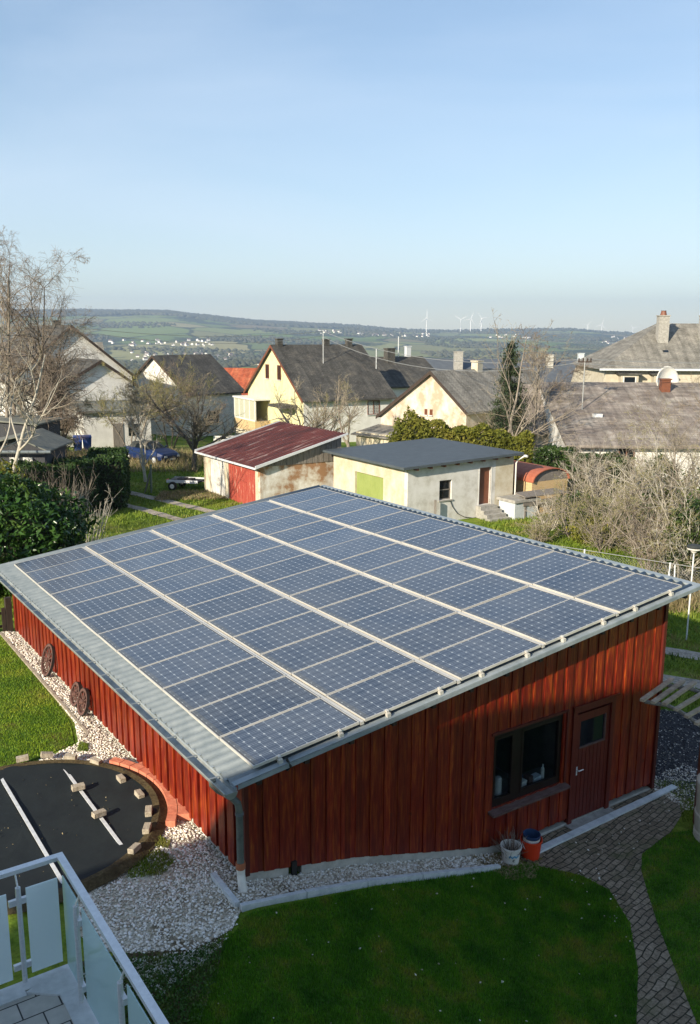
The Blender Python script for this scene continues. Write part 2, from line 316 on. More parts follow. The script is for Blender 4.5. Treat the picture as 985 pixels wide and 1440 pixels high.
m_laurel=blades('laurel leaves',(.020,.055,.014),(.035,.085,.018),(.085,.13,.025),rough=.25,transl=.12,vscale=1.1)
m_hedge=blades('hedge leaves',(.018,.045,.012),(.030,.065,.014),(.055,.085,.02),rough=.5,transl=.15)
m_thuja=blades('thuja leaves',(.10,.12,.016),(.15,.16,.022),(.20,.18,.03),rough=.7,transl=.3,vscale=.5)
m_ivy=blades('ivy leaves',(.02,.045,.012),(.035,.065,.015),(.06,.08,.02),rough=.4,transl=.15)
m_conif=blades('conifer needles',(.018,.035,.014),(.028,.048,.018),(.04,.06,.02),rough=.7,transl=.1)
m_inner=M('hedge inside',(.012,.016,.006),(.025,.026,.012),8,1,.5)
m_bark=M('grey bark',(.15,.125,.10),(.27,.235,.19),10,.9,.6,stretch=(1,1,.4))
m_barkd=M('dark bark',(.07,.055,.042),(.14,.115,.09),10,.9,.6,stretch=(1,1,.4))
m_birch=M('birch bark',(.30,.27,.22),(.45,.42,.36),6,.8,.3,stretch=(1,1,2),c3=(.08,.07,.06))
m_twig=blades('brown twigs',(.14,.105,.08),(.20,.16,.12),(.26,.21,.15),transl=0,rough=.8)
m_twigp=blades('pinkish twigs',(.16,.125,.10),(.22,.18,.145),(.28,.235,.19),transl=0,rough=.8)
m_twigy=blades('yellow green twigs',(.17,.16,.06),(.25,.235,.09),(.31,.28,.14),transl=0,rough=.8)
m_twigg=blades('pale twigs',(.20,.17,.12),(.28,.245,.18),(.35,.31,.24),transl=0,rough=.8)
m_peb=M('white pebble',(.6,.57,.5),rough=.75)
def pebmat():
    g=node(m_peb,'ShaderNodeNewGeometry'); setc(m_peb,ramp(m_peb,g.outputs['Random Per Island'],(0,(.34,.28,.20)),(.25,(.60,.54,.44)),(.6,(.74,.70,.62)),(1,(.86,.84,.80))))
pebmat()
m_pebd=M('dark chipping',(.05,.05,.05),rough=.8)
g_=node(m_pebd,'ShaderNodeNewGeometry'); setc(m_pebd,ramp(m_pebd,g_.outputs['Random Per Island'],(0,(.02,.02,.025)),(.8,(.09,.09,.10)),(.93,(.2,.19,.18)),(1,(.7,.68,.64))))
def plaster(name,c1,c2,c3=None,sc_=1.6,lo=.4,hi=.6): return M(name,c1,c2,sc_,.95,.25,c3=c3,lo=lo,hi=hi,detail=8,bscale=25)
m_white=plaster('white plaster',(.58,.57,.54),(.66,.65,.62))
m_whited=plaster('dirty white plaster',(.40,.38,.34),(.55,.54,.51),c3=(.60,.59,.57),lo=.33,hi=.5)
m_yel=plaster('pale yellow plaster',(.58,.54,.30),(.64,.60,.36))
m_peel=plaster('peeling plaster',(.40,.31,.22),(.54,.48,.40),c3=(.60,.57,.51),sc_=.9,lo=.40,hi=.54)
m_peel2=plaster('patchy shed plaster',(.30,.17,.09),(.52,.47,.40),c3=(.74,.73,.70),sc_=.75,lo=.42,hi=.5)
m_cream=plaster('cream plaster',(.44,.38,.27),(.54,.50,.40),c3=(.58,.55,.49))
m_beige=plaster('mansard wall',(.38,.34,.26),(.46,.42,.34))
def rooft(name,c1,c2,c3,row=.18,col=.28,rough=.85,metal=0):
    m=M(name,c1,rough=rough,metal=metal,spec=.3); tc=node(m,'ShaderNodeTexCoord'); L=m.node_tree.links
    b=node(m,'ShaderNodeTexBrick'); mp=node(m,'ShaderNodeMapping'); mp.inputs['Scale'].default_value=(1,1.0,1); 
    cb=node(m,'ShaderNodeCombineXYZ'); sp=node(m,'ShaderNodeSeparateXYZ'); L.new(tc.outputs['Object'],sp.inputs[0])
    L.new(sp.outputs[0],cb.inputs[0]); L.new(mth(m,'ADD',sp.outputs[1],sp.outputs[2]),cb.inputs[1]); L.new(cb.outputs[0],b.inputs[0])
    b.inputs['Scale'].default_value=1; b.inputs['Brick Width'].default_value=col; b.inputs['Row Height'].default_value=row; b.inputs['Mortar Size'].default_value=.012
    b.inputs['Color1'].default_value=(.8,.8,.8,1); b.inputs['Color2'].default_value=(1.15,1.15,1.15,1); b.inputs['Mortar'].default_value=(.45,.45,.45,1)
    c=ramp(m,noise(m,.9,8),(.34,c1),(.52,c2),(.7,c3)); c=mixc(m,1,c,b.outputs[0],'MULTIPLY')
    c=mixc(m,ramp(m,noise(m,9,6),(.60,(0,0,0)),(.68,(.5,.5,.5))),c,(.26,.25,.21))
    c=mixc(m,.55,c,ramp(m,noise(m,2.2,5,(1.6,.12,.12)),(.33,(.5,.5,.5)),(.67,(1.5,1.5,1.5))),'MULTIPLY'); setc(m,c); setb(m,b.outputs['Fac'],-.4,.02); return m
m_slate=rooft('dark slate roof',(.045,.043,.040),(.07,.068,.062),(.11,.10,.085))
m_slate2=rooft('weathered grey roof',(.15,.14,.12),(.21,.20,.175),(.27,.25,.215))
m_slate3=rooft('brown grey roof',(.15,.125,.11),(.22,.19,.165),(.34,.31,.27),row=.35,col=1.1)
m_orng=rooft('orange tile roof',(.32,.07,.03),(.40,.10,.045),(.44,.15,.07))
m_bluer=M('blue grey sheet roof',(.075,.085,.10),(.10,.115,.13),1.5,.6,.1)
m_felt=M('bitumen roof felt',(.050,.062,.072),(.07,.085,.097),3,.6,.15,bscale=40)
m_redmet=M('rusty red sheet',(.045,.012,.009),(.10,.022,.016),1.1,.6,.2,stretch=(.3,3.2,1),c3=(.32,.27,.25),lo=.38,hi=.56)
m_redp=M('peeling red paint',(.30,.045,.030),(.36,.08,.05),5,.75,.3,stretch=(2.2,2.2,.4),c3=(.66,.55,.42),lo=.45,hi=.60)
m_greywood=M('weathered grey boards',(.13,.115,.10),(.24,.215,.19),6,.9,.5,stretch=(5,5,.4))
m_lime=M('lime green door',(.22,.27,.075),(.26,.31,.095),2,.6,.1)
m_brown=M('brown door',(.13,.045,.022),(.17,.06,.03),3,.5,.1)
m_blkhut=M('black hut boards',(.020,.022,.028),(.04,.042,.05),5,.75,.3,stretch=(4,4,.5))
m_mossr=M('mossy felt',(.10,.11,.10),(.18,.18,.15),2,.9,.4,c3=(.16,.12,.04))
m_rustr=M('rust brown sheet',(.30,.085,.045),(.38,.12,.065),3,.6,.1)
m_wood=M('warm boards',(.46,.32,.16),(.58,.43,.24),4,.8,.3,stretch=(1,1,6))
m_brick=M('red curb brick',(.50,.15,.085),(.60,.22,.13),7,.8,.35)
m_block=M('concrete block',(.27,.23,.17),(.42,.37,.29),12,.9,.4)
m_strap=M('pale strap',(.48,.50,.51),(.62,.64,.65),10,.5)
m_bluep=M('blue car paint',(.008,.021,.08),None,rough=.28,spec=.5)
m_binb=M('blue bin plastic',(.02,.07,.30),None,rough=.5)
m_soft=M('black soft top',(.02,.025,.025),(.035,.04,.04),6,.8)
m_redpl=M('red plastic',(.62,.045,.012),None,rough=.45)
m_blpl=M('dark blue plastic',(.02,.05,.12),None,rough=.5)
m_graybox=M('pale grey sheet box',(.42,.46,.48),(.52,.56,.58),3,.6,.1)
m_tur=M('turbine white',(.85,.85,.85),None,rough=.5)
m_wire=M('pale cable',(.30,.31,.31),None,rough=.5,metal=.4)
m_tank=M('beige barrel',(.50,.47,.38),(.58,.55,.46),4,.7,.1)
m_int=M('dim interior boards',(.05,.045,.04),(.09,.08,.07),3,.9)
# ---------------------------------------------------------------- ground sheet
def axis(fine0,fine1,step,lo,hi,grow=1.12):
    a=list(np.arange(fine0,fine1+1e-6,step)); d=step; x=a[0]
    L=[]; 
    while x>lo: d*=grow; x-=d; L.append(x)
    a=L[::-1]+a; d=step; x=a[-1]
    while x<hi: d*=grow; x+=d; a.append(x)
    return np.array(a)
def axis_y():
    a=list(np.arange(3,26,.22)); d=.22; x=a[-1]
    while x<8800: d=min(d*1.05,95); x+=d; a.append(x)
    return np.array([-400,-150,-60,-20,-8,-2]+a)
xs=axis(-9,10,.22,-5900,5900,1.045); xs=np.unique(np.concatenate([xs,np.arange(-3200,3201,110)])); ys=axis_y()
GX,GY=np.meshgrid(xs,ys); GZ=hterr(GX,GY)
nx,ny=len(xs),len(ys); idx=np.arange(nx*ny).reshape(ny,nx)
F=np.stack([idx[:-1,:-1],idx[:-1,1:],idx[1:,1:],idx[1:,:-1]],-1).reshape(-1,4)
tag(mknp('ground',np.stack([GX,GY,GZ],-1).reshape(-1,3),F,m_ground,smooth=True),kind='structure')
def inpoly(px,py,poly):
    r=np.zeros(px.shape,bool); n=len(poly); j=n-1
    for i in range(n):
        xi,yi=poly[i][:2]; xj,yj=poly[j][:2]
        c=((yi>py)!=(yj>py))&(px<(xj-xi)*(py-yi)/(yj-yi+1e-12)+xi); r^=c; j=i
    return r
import bmesh
def sheet(name,poly,dz,mat,step=.22,kind='structure',**kw):
    bm=bmesh.new(); vs=[bm.verts.new((p[0],p[1],0)) for p in poly]; bm.faces.new(vs)
    P=np.array([(p[0],p[1]) for p in poly])
    for ax in (0,1):
        for c in np.arange(math.ceil(P[:,ax].min()/step)*step,P[:,ax].max(),step):
            no=[0,0,0]; no[ax]=1; pc=[0,0,0]; pc[ax]=c
            bmesh.ops.bisect_plane(bm,geom=bm.verts[:]+bm.edges[:]+bm.faces[:],plane_co=pc,plane_no=no,dist=1e-5)
    bmesh.ops.triangulate(bm,faces=[f for f in bm.faces if len(f.verts)>4])
    for v in bm.verts: v.co.z=float(hterr(v.co.x,v.co.y))+dz
    bm.normal_update(); dn=[f for f in bm.faces if f.normal.z<0]
    if dn: bmesh.ops.reverse_faces(bm,faces=dn)
    me=bpy.data.meshes.new(name); bm.to_mesh(me); bm.free(); me.materials.append(mat); me.polygons.foreach_set('use_smooth',[True]*len(me.polygons))
    o=bpy.data.objects.new(name,me); COL.objects.link(o); return tag(o,kind=kind,**kw)
def L2W(pts): return [tuple(BW(s,t))[:2] for s,t in pts]
PC=(-2.17,3.17); PR=1.97
def arc(c,r,a0,a1,n=16): return [(c[0]+r*math.cos(a0+(a1-a0)*i/n),c[1]+r*math.sin(a0+(a1-a0)*i/n)) for i in range(n+1)]
gravelL=[(-.33,12.5),(.02,12.5),(.02,.27),(4.5,.27),(4.55,-.12),(2,-.20),(-.38,-.30),(-.62,-.55),(-1.2,-.62),(-1.75,-.35),(-2.15,.0),(-2.25,.55),(-1.95,1.3)]+arc(PC,2.02,-1.37,1.30,14)+[(-1.25,5.25),(-.62,5.5),(-.42,6.4),(-.37,9)]
lawnL=[(-.40,12.6),(-.42,9),(-.47,6.5),(-.68,5.55),(-1.3,5.32),(-2.0,5.25),(-3.2,5.35),(-7,5.6),(-9,9),(-6,14),(-2,14)]
path=[(4.75,.0),(4.75,.24),(8.7,.24),(9.2,.06),(8.7,-.45),(7.55,-.9),(6.6,-1.05),(6.2,-1.35),(5.7,-1.9),(5.33,-2.32),(4.7,-3.1),(4.13,-3.82),(2.6,-5.6),(1.6,-5.0),(2.6,-4.3),(3.5,-3.41),(4.3,-2.8),(5.0,-2.1),(5.38,-1.4),(5.3,-.9),(4.85,-.25)]
frontL=[(-.36,-.40),(2,-.32),(4.6,-.22),(4.85,-.25),(5.3,-.9),(5.38,-1.4),(5.0,-2.1),(4.3,-2.8),(3.5,-3.41),(2.6,-4.3),(.8,-5.8),(-2.5,-5),(-2.6,-1),(-2.15,-.4),(-1.75,-.45),(-1.2,-.70),(-.62,-.62)]
rightL=[(6.2,-1.35),(6.6,-1.05),(7.55,-.9),(8.6,-1.3),(9.5,-3),(7,-6),(2.6,-5.6),(4.13,-3.82),(4.7,-3.1),(5.33,-2.32),(5.7,-1.9)]
darkg=[(8.75,-.35),(8.6,.3),(8.6,3.0),(11.6,2.6),(14,0),(12,-1.5),(10,-1.2),(9.3,-.9)]
sheet('gravel_bed',L2W(gravelL),.012,m_gravbed)
sheet('side_lawn',L2W(lawnL),.010,m_lawn)
sheet('front_lawn',L2W(frontL),.010,m_lawn)
sheet('right_lawn',L2W(rightL),.010,m_lawn)
sheet('paved_path',L2W(path),.022,m_pave,.12)
sheet('dark_gravel_yard',L2W(darkg),.016,m_blackgrav)
def track(name,cpts,wd):
    a=[];b=[]
    c=[Vector(p) for p in cpts]
    for i,p in enumerate(c):
        d=(c[min(i+1,len(c)-1)]-c[max(i-1,0)]).normalized(); n=Vector((-d.y,d.x)); k=wd*(1+.12*math.sin(i*2.3)); a.append(p+n*k); b.append(p-n*k)
    sheet(name,[tuple(q) for q in a+b[::-1]],.015,m_track,.5)
def dense(pts,n=6):
    out=[]
    for i in range(len(pts)-1):
        for k in range(n): out.append(tuple(Vector(pts[i]).lerp(Vector(pts[i+1]),k/n)))
    return out+[tuple(pts[-1])]
track('track_rut',dense([(15,19.4),(11.5,21.2),(9.1,22.7),(5.5,24.9),(1.5,30)]+[(-2.5,36),(-6.2,41.8),(-9.0,44.9),(-11.5,47.5),(-16,52)]),.30)
track('track_rut',dense([(14,17.4),(10.8,19.2),(8.6,20.6),(4.5,22.9),(0,28.2),(-4,34.5),(-7.4,39.9),(-10.1,43.1),(-13.5,46.5),(-17.5,50.5)]),.28)
# ---------------------------------------------------------------- grass and gravel as stuff
def sample(polyL,n,local=True):
    P=np.array(polyL); lo,hi=P.min(0),P.max(0); k=rng.random((n*3,2))*(hi-lo)+lo; k=k[inpoly(k[:,0],k[:,1],polyL)][:n]
    if not local: return k
    return np.stack([BX+k[:,0]*CT-k[:,1]*ST,BY+k[:,0]*ST+k[:,1]*CT],-1)
def grass(name,xy,hgt,wid,mat,dz=.01,lean=.5,**kw):
    n=len(xy); z=hterr(xy[:,0],xy[:,1])+dz; a=rng.random(n)*6.283; h=hgt*(.5+rng.random(n)); wv=wid*(.6+.8*rng.random(n))
    la=rng.random(n)*6.283; lr=h*lean*rng.random(n)
    dx,dy=np.cos(a)*wv,np.sin(a)*wv
    A=np.stack([xy[:,0]-dx,xy[:,1]-dy,z],-1); B=np.stack([xy[:,0]+dx,xy[:,1]+dy,z],-1); C=np.stack([xy[:,0]+np.cos(la)*lr,xy[:,1]+np.sin(la)*lr,z+h],-1)
    V=np.stack([A,B,C],1).reshape(-1,3); F=np.arange(3*n).reshape(-1,3); return tag(mknp(name,V,F,mat),kind='stuff',**kw)
grass('grass',sample(frontL,170000),.042,.0055,m_grass,label='short mown green grass of the shaded front lawn',cat='grass')
grass('grass',sample(rightL,55000),.042,.0055,m_grass,label='short green grass right of the paved path',cat='grass')
m_grassl=blades('lawn grass with painted sun',(.09,.17,.012),(.17,.27,.018),(.30,.34,.04),vscale=1.0)  # copy of the lawn grass with sunlight put into its brighter, yellower colours
xy=sample(lawnL,130000); xy=xy[xy[:,0]>-10]
grass('grass',xy,.034,.006,m_grassl,label='sunlit green grass of the lawn left of the barn',cat='grass')
def meadow(px0,px1,y0,y1,n):
    y=y0+(y1-y0)*rng.random(n)**.8; x=(px0+(px1-px0)*rng.random(n)-CX)/FPX*y*1.0; return np.stack([x,y],-1)
xy=np.concatenate([meadow(-20,480,22,62,60000),meadow(680,1100,16.5,48,60000)]); s_,t_=BL(xy[:,0],xy[:,1])
bad=(s_>-.4)&(s_<9.4)&(t_<12.9)
def near_poly(xy,cp,r):
    d=np.full(len(xy),9e9)
    for i in range(len(cp)-1):
        a=np.array(cp[i]);b=np.array(cp[i+1]);ab=b-a; t=np.clip(((xy-a)@ab)/(ab@ab),0,1); d=np.minimum(d,np.hypot(*(xy-a-t[:,None]*ab).T))
    return d<r
for cp in ([(15,19.4),(9.1,22.7),(5.5,24.9),(1.5,30),(-2.5,36),(-6.2,41.8),(-9,44.9),(-11.5,47.5),(-16,52)],[(14,17.4),(8.6,20.6),(4.5,22.9),(0,28.2),(-4,34.5),(-7.4,39.9),(-10.1,43.1),(-13.5,46.5),(-17.5,50.5)]): bad|=near_poly(xy,cp,.33)
bad|=inpoly(s_,t_,darkg)
xy=xy[~bad]
grass('meadow_grass',xy,.11,.02,m_grassd,lean=.8,label='rough green and brown meadow grass behind the barn',cat='grass')
grass('dry_grass',np.stack([8.6+9*rng.random(9000),26.2+3.2*rng.random(9000)],-1)+np.array([0,0]),.32,.012,m_straw,lean=1.1,label='dry straw coloured grass along the wire fence',cat='dry grass')
grass('grass',sample([(8.6,-.3),(8.75,.5),(9.4,.0),(9.4,-1.0),(8.4,-1.0),(8.0,-.8)],5000),.04,.006,m_grassd,label='mossy tuft of grass beside the beige barrel',cat='grass')
def pebbles(name,xy,r0,r1,mat,dz=0,**kw):
    n=len(xy); phi=(1+5**.5)/2
    O=np.array([(1,0,0),(-1,0,0),(0,1,0),(0,-1,0),(0,0,1),(0,0,-.6)],float)*1.0
    C=np.array([(1,1,1),(1,-1,1),(-1,1,1),(-1,-1,1)])*.62
    V0=np.concatenate([O,C]); 
    Fc=np.array([(4,6,7),(4,8,6),(4,9,8),(4,7,9),(6,0,7),(8,2,6),(9,1,8),(7,3,9),(6,2,0),(7,0,3),(8,1,2),(9,3,1),(5,0,2),(5,2,1),(5,1,3),(5,3,0)])
    r=r0+(r1-r0)*rng.random(n)**2; sc3=np.stack([r*(.8+.5*rng.random(n)),r*(.7+.4*rng.random(n)),r*(.45+.4*rng.random(n))],-1)
    V=V0[None]*sc3[:,None]; a=rng.random(n)*6.28; c,s=np.cos(a)[:,None],np.sin(a)[:,None]; x,y=V[...,0].copy(),V[...,1].copy(); V[...,0]=x*c-y*s; V[...,1]=x*s+y*c
    b=(rng.random(n)-.5)*1.2; c,s=np.cos(b)[:,None],np.sin(b)[:,None]; x,z=V[...,0].copy(),V[...,2].copy(); V[...,0]=x*c-z*s; V[...,2]=x*s+z*c
    V+=rng.normal(0,1,V.shape)*(r*.10)[:,None,None]
    V[...,0]+=xy[:,0,None]; V[...,1]+=xy[:,1,None]; V[...,2]+=(hterr(xy[:,0],xy[:,1])+dz+r*.35)[:,None]
    F=(Fc[None]+(np.arange(n)*len(V0))[:,None,None]).reshape(-1,3); return tag(mknp(name,V.reshape(-1,3),F,mat),kind='stuff',**kw)
xy=sample(gravelL,46000); xy=xy[(np.sin(xy[:,0]*5.1+xy[:,1]*2.2)*np.sin(xy[:,1]*4.3-xy[:,0])<.72)|(rng.random(len(xy))<.45)]
s_,t_=BL(xy[:,0],xy[:,1]); keep=((s_-PC[0])**2+(t_-PC[1])**2>2.02**2)&(rng.random(len(xy))<np.where(((s_+1.0)**2+(t_-1.2)**2)<.16,.25,1)); xy=xy[keep]
pebbles('gravel',xy,.011,.026,m_peb,.015,label='white and cream pebbles spread along the barn walls',cat='gravel')
xy=np.concatenate([sample([(-2.5,-.2),(-1.2,-.62),(-.5,-.5),(-.9,-.8),(-1.8,-1.15),(-2.6,-.8)],900),sample([(-2.6,-.1),(-1.8,-.4),(-1.2,-.72),(-.8,-.7),(-1.2,-.95),(-2.2,-.7)],900),sample(darkg,1100)*1.0,sample([(8.4,-.6),(8.6,.6),(9.9,.5),(9.9,-.8),(9.2,-.9)],1800),sample([(5,0),(9,.1),(8,-.6),(6,-1),(5,-2),(4,-3.3),(5,-1.2)],90),sample(frontL,90)])
pebbles('stray_pebbles',xy,.008,.020,m_peb,.02,label='scattered pale stones strewn over soil, lawn and yard',cat='pebbles')
pebbles('dark_chippings',sample(darkg,9000),.012,.026,m_pebd,.018,label='dark grey stone chippings beside the barn end',cat='gravel')
# soil and plants between gravel and lawn
sheet('soil_bed',L2W([(-2.55,-.05),(-1.75,-.30),(-1.2,-.62),(-.75,-.6),(-1.0,-1.0),(-1.6,-1.5),(-2.0,-2.2),(-2.9,-2.4),(-3.0,-.6)]),.02,m_soil)
def leafcloud(name,C,size,mat,parent=None,asp=.45,up=.0,**kw):
    """diamond leaves at points C (n,3)"""
    n=len(C); d=rng.normal(0,1,(n,3)); d[:,2]+=up; d/=np.linalg.norm(d,axis=1)[:,None]; e=rng.normal(0,1,(n,3)); e-=d*(d*e).sum(1)[:,None]; e/=np.linalg.norm(e,axis=1)[:,None]
    L=(size*(.6+.8*rng.random(n)))[:,None]; nn=np.cross(d,e)
    V=np.stack([C-d*L,C+e*L*asp-nn*L*.12,C+d*L,C-e*L*asp-nn*L*.12],1).reshape(-1,3); F=np.arange(4*n).reshape(-1,4)
    F=np.concatenate([F[:,[0,1,2]],F[:,[0,2,3]]],0)
    o=mknp(name,V,F,mat,parent); 
    if kw: tag(o,**kw)
    return o
m_hedgeg=blades('ground cover leaves',(.03,.08,.015),(.055,.12,.02),(.14,.12,.04),vscale=3)
def ground_pts(polyL,n,h):
    xy=sample(polyL,n); return np.concatenate([xy,(hterr(xy[:,0],xy[:,1])+.02+h*rng.random(len(xy)))[:,None]],1)
leafcloud('ground_cover',ground_pts([(-2.7,-.1),(-1.8,-.4),(-1.2,-.72),(-.8,-.7),(-1.2,-1.3),(-2.0,-2.2),(-3,-2.2)],9000,.09),.018,m_hedgeg,label='low dark green ground cover plants below the pebbles',cat='ground cover',kind='stuff')
for q,(poly,lab) in enumerate([([(-1.35,1.15),(-1.1,1.5),(-.72,1.55),(-.62,1.2),(-.9,.95)],'green weeds growing through the pebbles below the red brick curb'),([(-.75,1.65),(-.6,1.85),(-.5,1.65),(-.6,1.5)],'small moss cushion in the pebbles at the foot of the red bricks'),([(-.75,5.2),(-.6,5.5),(-.5,5.3),(-.6,5.05)],'yellow green grass tuft where lawn, pebbles and pond meet')]):
    grass('weeds',sample(poly,1300 if q==0 else 500),.045,.008,m_grassd,dz=.02,label=lab,cat='weeds')
# ---------------------------------------------------------------- barn
barn=thing('barn','red stained timber barn with a lean-to metal roof covered in solar panels','barn',(BX,BY,0),TH)
GT,S1,T1=.25,8.5,12.4
def rz(s): return 2.87+TA*s
def hl(s,t): p=BW(s,t); return float(hterr(p.x,p.y))
def board_bot(s): return max(hl(s,.0)+.15,.06)
def strip_wall(mb,a0,a1,fn,zb,zt,holes,pitch=.2,wd=.125,d1=.024):
    k=0; a=a0
    while a<a1-1e-6:
        b=min(a+pitch,a1)
        for (p,q,dd) in ((a+wd,b,.0),(a,min(a+wd,b),d1+.004*math.sin(k*1.7))):
            if q-p<.005: continue
            mid=(p+q)/2; segs=[(None,None)]
            hs=[h for h in holes if h[0]<mid<h[1]]
            if hs:
                segs=[]
                cur=None
                for h in sorted(hs,key=lambda h:h[2]): segs.append((cur,h[2])); cur=h[3]
                segs.append((cur,None))
            for lo_,hi_ in segs:
                zl0,zl1=(zb(p),zb(q)) if lo_ is None else (lo_,lo_)
                zh0,zh1=(zt(p),zt(q)) if hi_ is None else (hi_,hi_)
                if zh0-zl0<.02: continue
                mb.hexa([fn(p,-.022,zl0),fn(q,-.022,zl1),fn(q,dd,zl1),fn(p,dd,zl0),fn(p,-.022,zh0),fn(q,-.022,zh1),fn(q,dd,zh1),fn(p,dd,zh0)])
        a=b; k+=1
WIN=(4.38,6.04,.90,2.18); DOOR=(6.22,7.28,0.04,2.20)
gf=lambda a,d,z:(a,GT-d,z)
mb=MB(); strip_wall(mb,0,S1,gf,board_bot,lambda s:rz(s)-.03,[WIN,DOOR],.25,.16,.014); mb.build('gable_siding',m_side,barn)
mb=MB(); strip_wall(mb,GT,T1,lambda a,d,z:(-d,a,z),lambda t:1.30,lambda t:rz(0)-.03,[],.29,.19,.035); mb.build('eave_siding',m_side,barn)
mb=MB(); strip_wall(mb,0,S1,lambda a,d,z:(a,T1+d,z),lambda s:.1,lambda s:rz(s)-.03,[]); mb.build('rear_siding',m_side,barn)
mb=MB(); strip_wall(mb,GT,T1,lambda a,d,z:(S1+d,a,z),lambda t:.06,lambda t:rz(S1)-.03,[]); mb.build('high_side_siding',m_side,barn)
MB().box(-.035,.03,GT-.035,GT+.03,1.32,rz(0)-.02).build('corner_post',m_trim,barn); mb=MB(); mb.box(S1-.03,S1+.04,GT-.04,GT+.03,.05,rz(S1)-.02); mb.build('corner_post',m_trim,barn)
mb=MB()
for i in range(22):
    a,b=i*S1/22*.55,(i+1)*S1/22*.55
    if not (.62<a<.78): mb.hexa([(a,GT-.0,-.3),(b,GT-.0,-.3),(b,GT+.2,-.3),(a,GT+.2,-.3),(a,GT-.0,board_bot(a)-.003),(b,GT-.0,board_bot(b)-.003),(b,GT+.2,board_bot(b)-.003),(a,GT+.2,board_bot(a)-.003)])
mb.box(.005,.2,GT+.2,T1,.0,1.298); mb.box(4.68,S1,GT+.002,GT+.2,-.3,.055); mb.box(.2,S1,T1-.2,T1-.003,-.3,.095); mb.box(S1-.2,S1-.004,GT+.2,T1-.2,-.3,.055); mb.build('foundation',m_conc,barn)
mb=MB(); mb.box(.68,.76,GT-.03,GT+.01,.9,1.28); mb.build('vent_slot',m_black,barn)
MB().box(.2,S1-.2,GT+.2,T1-.2,-.1,.05).build('floor',m_concd,barn)
# corrugated roof
s0,s1,t0,t1=-.32,8.93,-.02,12.64
prof=[]; t=t0
while t<t1:
    for q in range(8): prof.append((t+.2*q/8,.024-.024*math.cos(2*math.pi*q/8)))
    t+=.2
V=[];F=[]
for (t,dz) in prof:
    for s in (s0,3,6,s1): V.append((s,t,rz(s)+dz))
for i in range(len(prof)-1):
    for j in range(3): F.append((i*4+j,i*4+j+1,(i+1)*4+j+1,(i+1)*4+j))
roof=mk('roof',V,F,m_zinc,barn,smooth=True)
so_=roof.modifiers.new('s','SOLIDIFY'); so_.thickness=.006
mb=MB()
for t in (-.09,): mb.hexa([(s0,t,rz(s0)+.03),(s1+.06,t,rz(s1)+.03),(s1+.06,t+.09,rz(s1)+.040),(s0,t+.09,rz(s0)+.040),(s0,t,rz(s0)+.04),(s1+.06,t,rz(s1)+.04),(s1+.06,t+.09,rz(s1)+.05),(s0,t+.09,rz(s0)+.05)])
mb.hexa([(s0+.05,-.095,rz(s0)-.03),(s1+.04,-.095,rz(s1)-.03),(s1+.04,-.085,rz(s1)-.03),(s0+.05,-.085,rz(s0)-.03),(s0+.05,-.095,rz(s0)+.03),(s1+.04,-.095,rz(s1)+.03),(s1+.04,-.085,rz(s1)+.03),(s0+.05,-.085,rz(s0)+.03)])
mb.build('verge_flashing',m_edge,barn)
mb=MB(); mb.hexa([(s1+.0,-.06,rz(s1)-.07),(s1+.12,-.06,rz(s1)-.02),(s1+.12,12.6,rz(s1)-.02),(s1,12.6,rz(s1)-.07),(s1,-.06,rz(s1)+.035),(s1+.12,-.06,rz(s1)+.05),(s1+.12,12.6,rz(s1)+.05),(s1,12.6,rz(s1)+.035)]); mb.build('ridge_flashing',m_edge,barn)
mb=MB()
for s in np.arange(.05,8.8,.72): mb.hexa([(s,.0,rz(s)-.15),(s+.07,.0,rz(s)-.15),(s+.07,12.5,rz(s)-.15),(s,12.5,rz(s)-.15),(s,.0,rz(s)-.012),(s+.07,.0,rz(s)-.012),(s+.07,12.5,rz(s)-.012),(s,12.5,rz(s)-.012)])
mb.build('roof_beams',m_dark,barn)
mb=MB(); 
for t in (12.55,): pass
# gutter: half pipe with ribs
n=10; zg=rz(s0)-.02; V=[];F=[]
for k,t in enumerate((-.13,12.66)):
    for i in range(n+1):
        a=math.pi+math.pi*i/n; V.append((-.385+.085*math.cos(a),t,zg+.085*math.sin(a)))
for i in range(n): F.append((i,i+1,n+2+i,n+1+i))
g=mk('gutter',V,F,m_gut,barn); q=g.modifiers.new('s','SOLIDIFY'); q.thickness=.006
mb=MB(); mb.tube([(-.472,-.13,zg+.004),(-.472,12.66,zg+.004)],.010,8)
for t in np.arange(.3,12.6,.7): mb.box(-.475,-.30,t,t+.03,zg+.012,zg+.018)
pts=[(-.385+.085*math.cos(math.pi+math.pi*i/12),zg+.085*math.sin(math.pi+math.pi*i/12)) for i in range(13)]
mb.prism(pts,lambda a,p,q:(p,a,q),-.136,-.128); mb.build('gutter_rim',m_gut,barn)
mb=MB(); 
for t in np.arange(-.02,12.6,.05): pass
mb.hexa([(-.325,-.1,zg-.005),(-.285,-.1,zg+.0),(-.285,12.62,zg+.0),(-.325,12.62,zg-.005),(-.325,-.1,zg+.028),(-.285,-.1,zg+.03),(-.285,12.62,zg+.03),(-.325,12.62,zg+.028)]); mb.build('eave_strip',m_edge,barn)
dp=MB(); gz=1.24
dp.tube([(-.385,.42,zg-.07),(-.385,.42,zg-.13),(-.33,.36,zg-.20),(-.22,.22,zg-.26),(-.16,.15,zg-.34),(-.15,.13,zg-.46),(-.15,.13,gz+.33)],.048,14).build('downpipe',m_pipe,barn)
MB().lathe([(.0,0),(.056,0),(.056,.04),(.0,.04)],(-.15,.13,zg-.50),16).build('pipe_clip',m_zinc,barn)
MB().lathe([(.048,0),(.062,0),(.062,.05),(.066,.05),(.066,.09),(.05,.09)],(-.15,.13,gz+.30),16).build('pipe_collar',m_orange,barn)
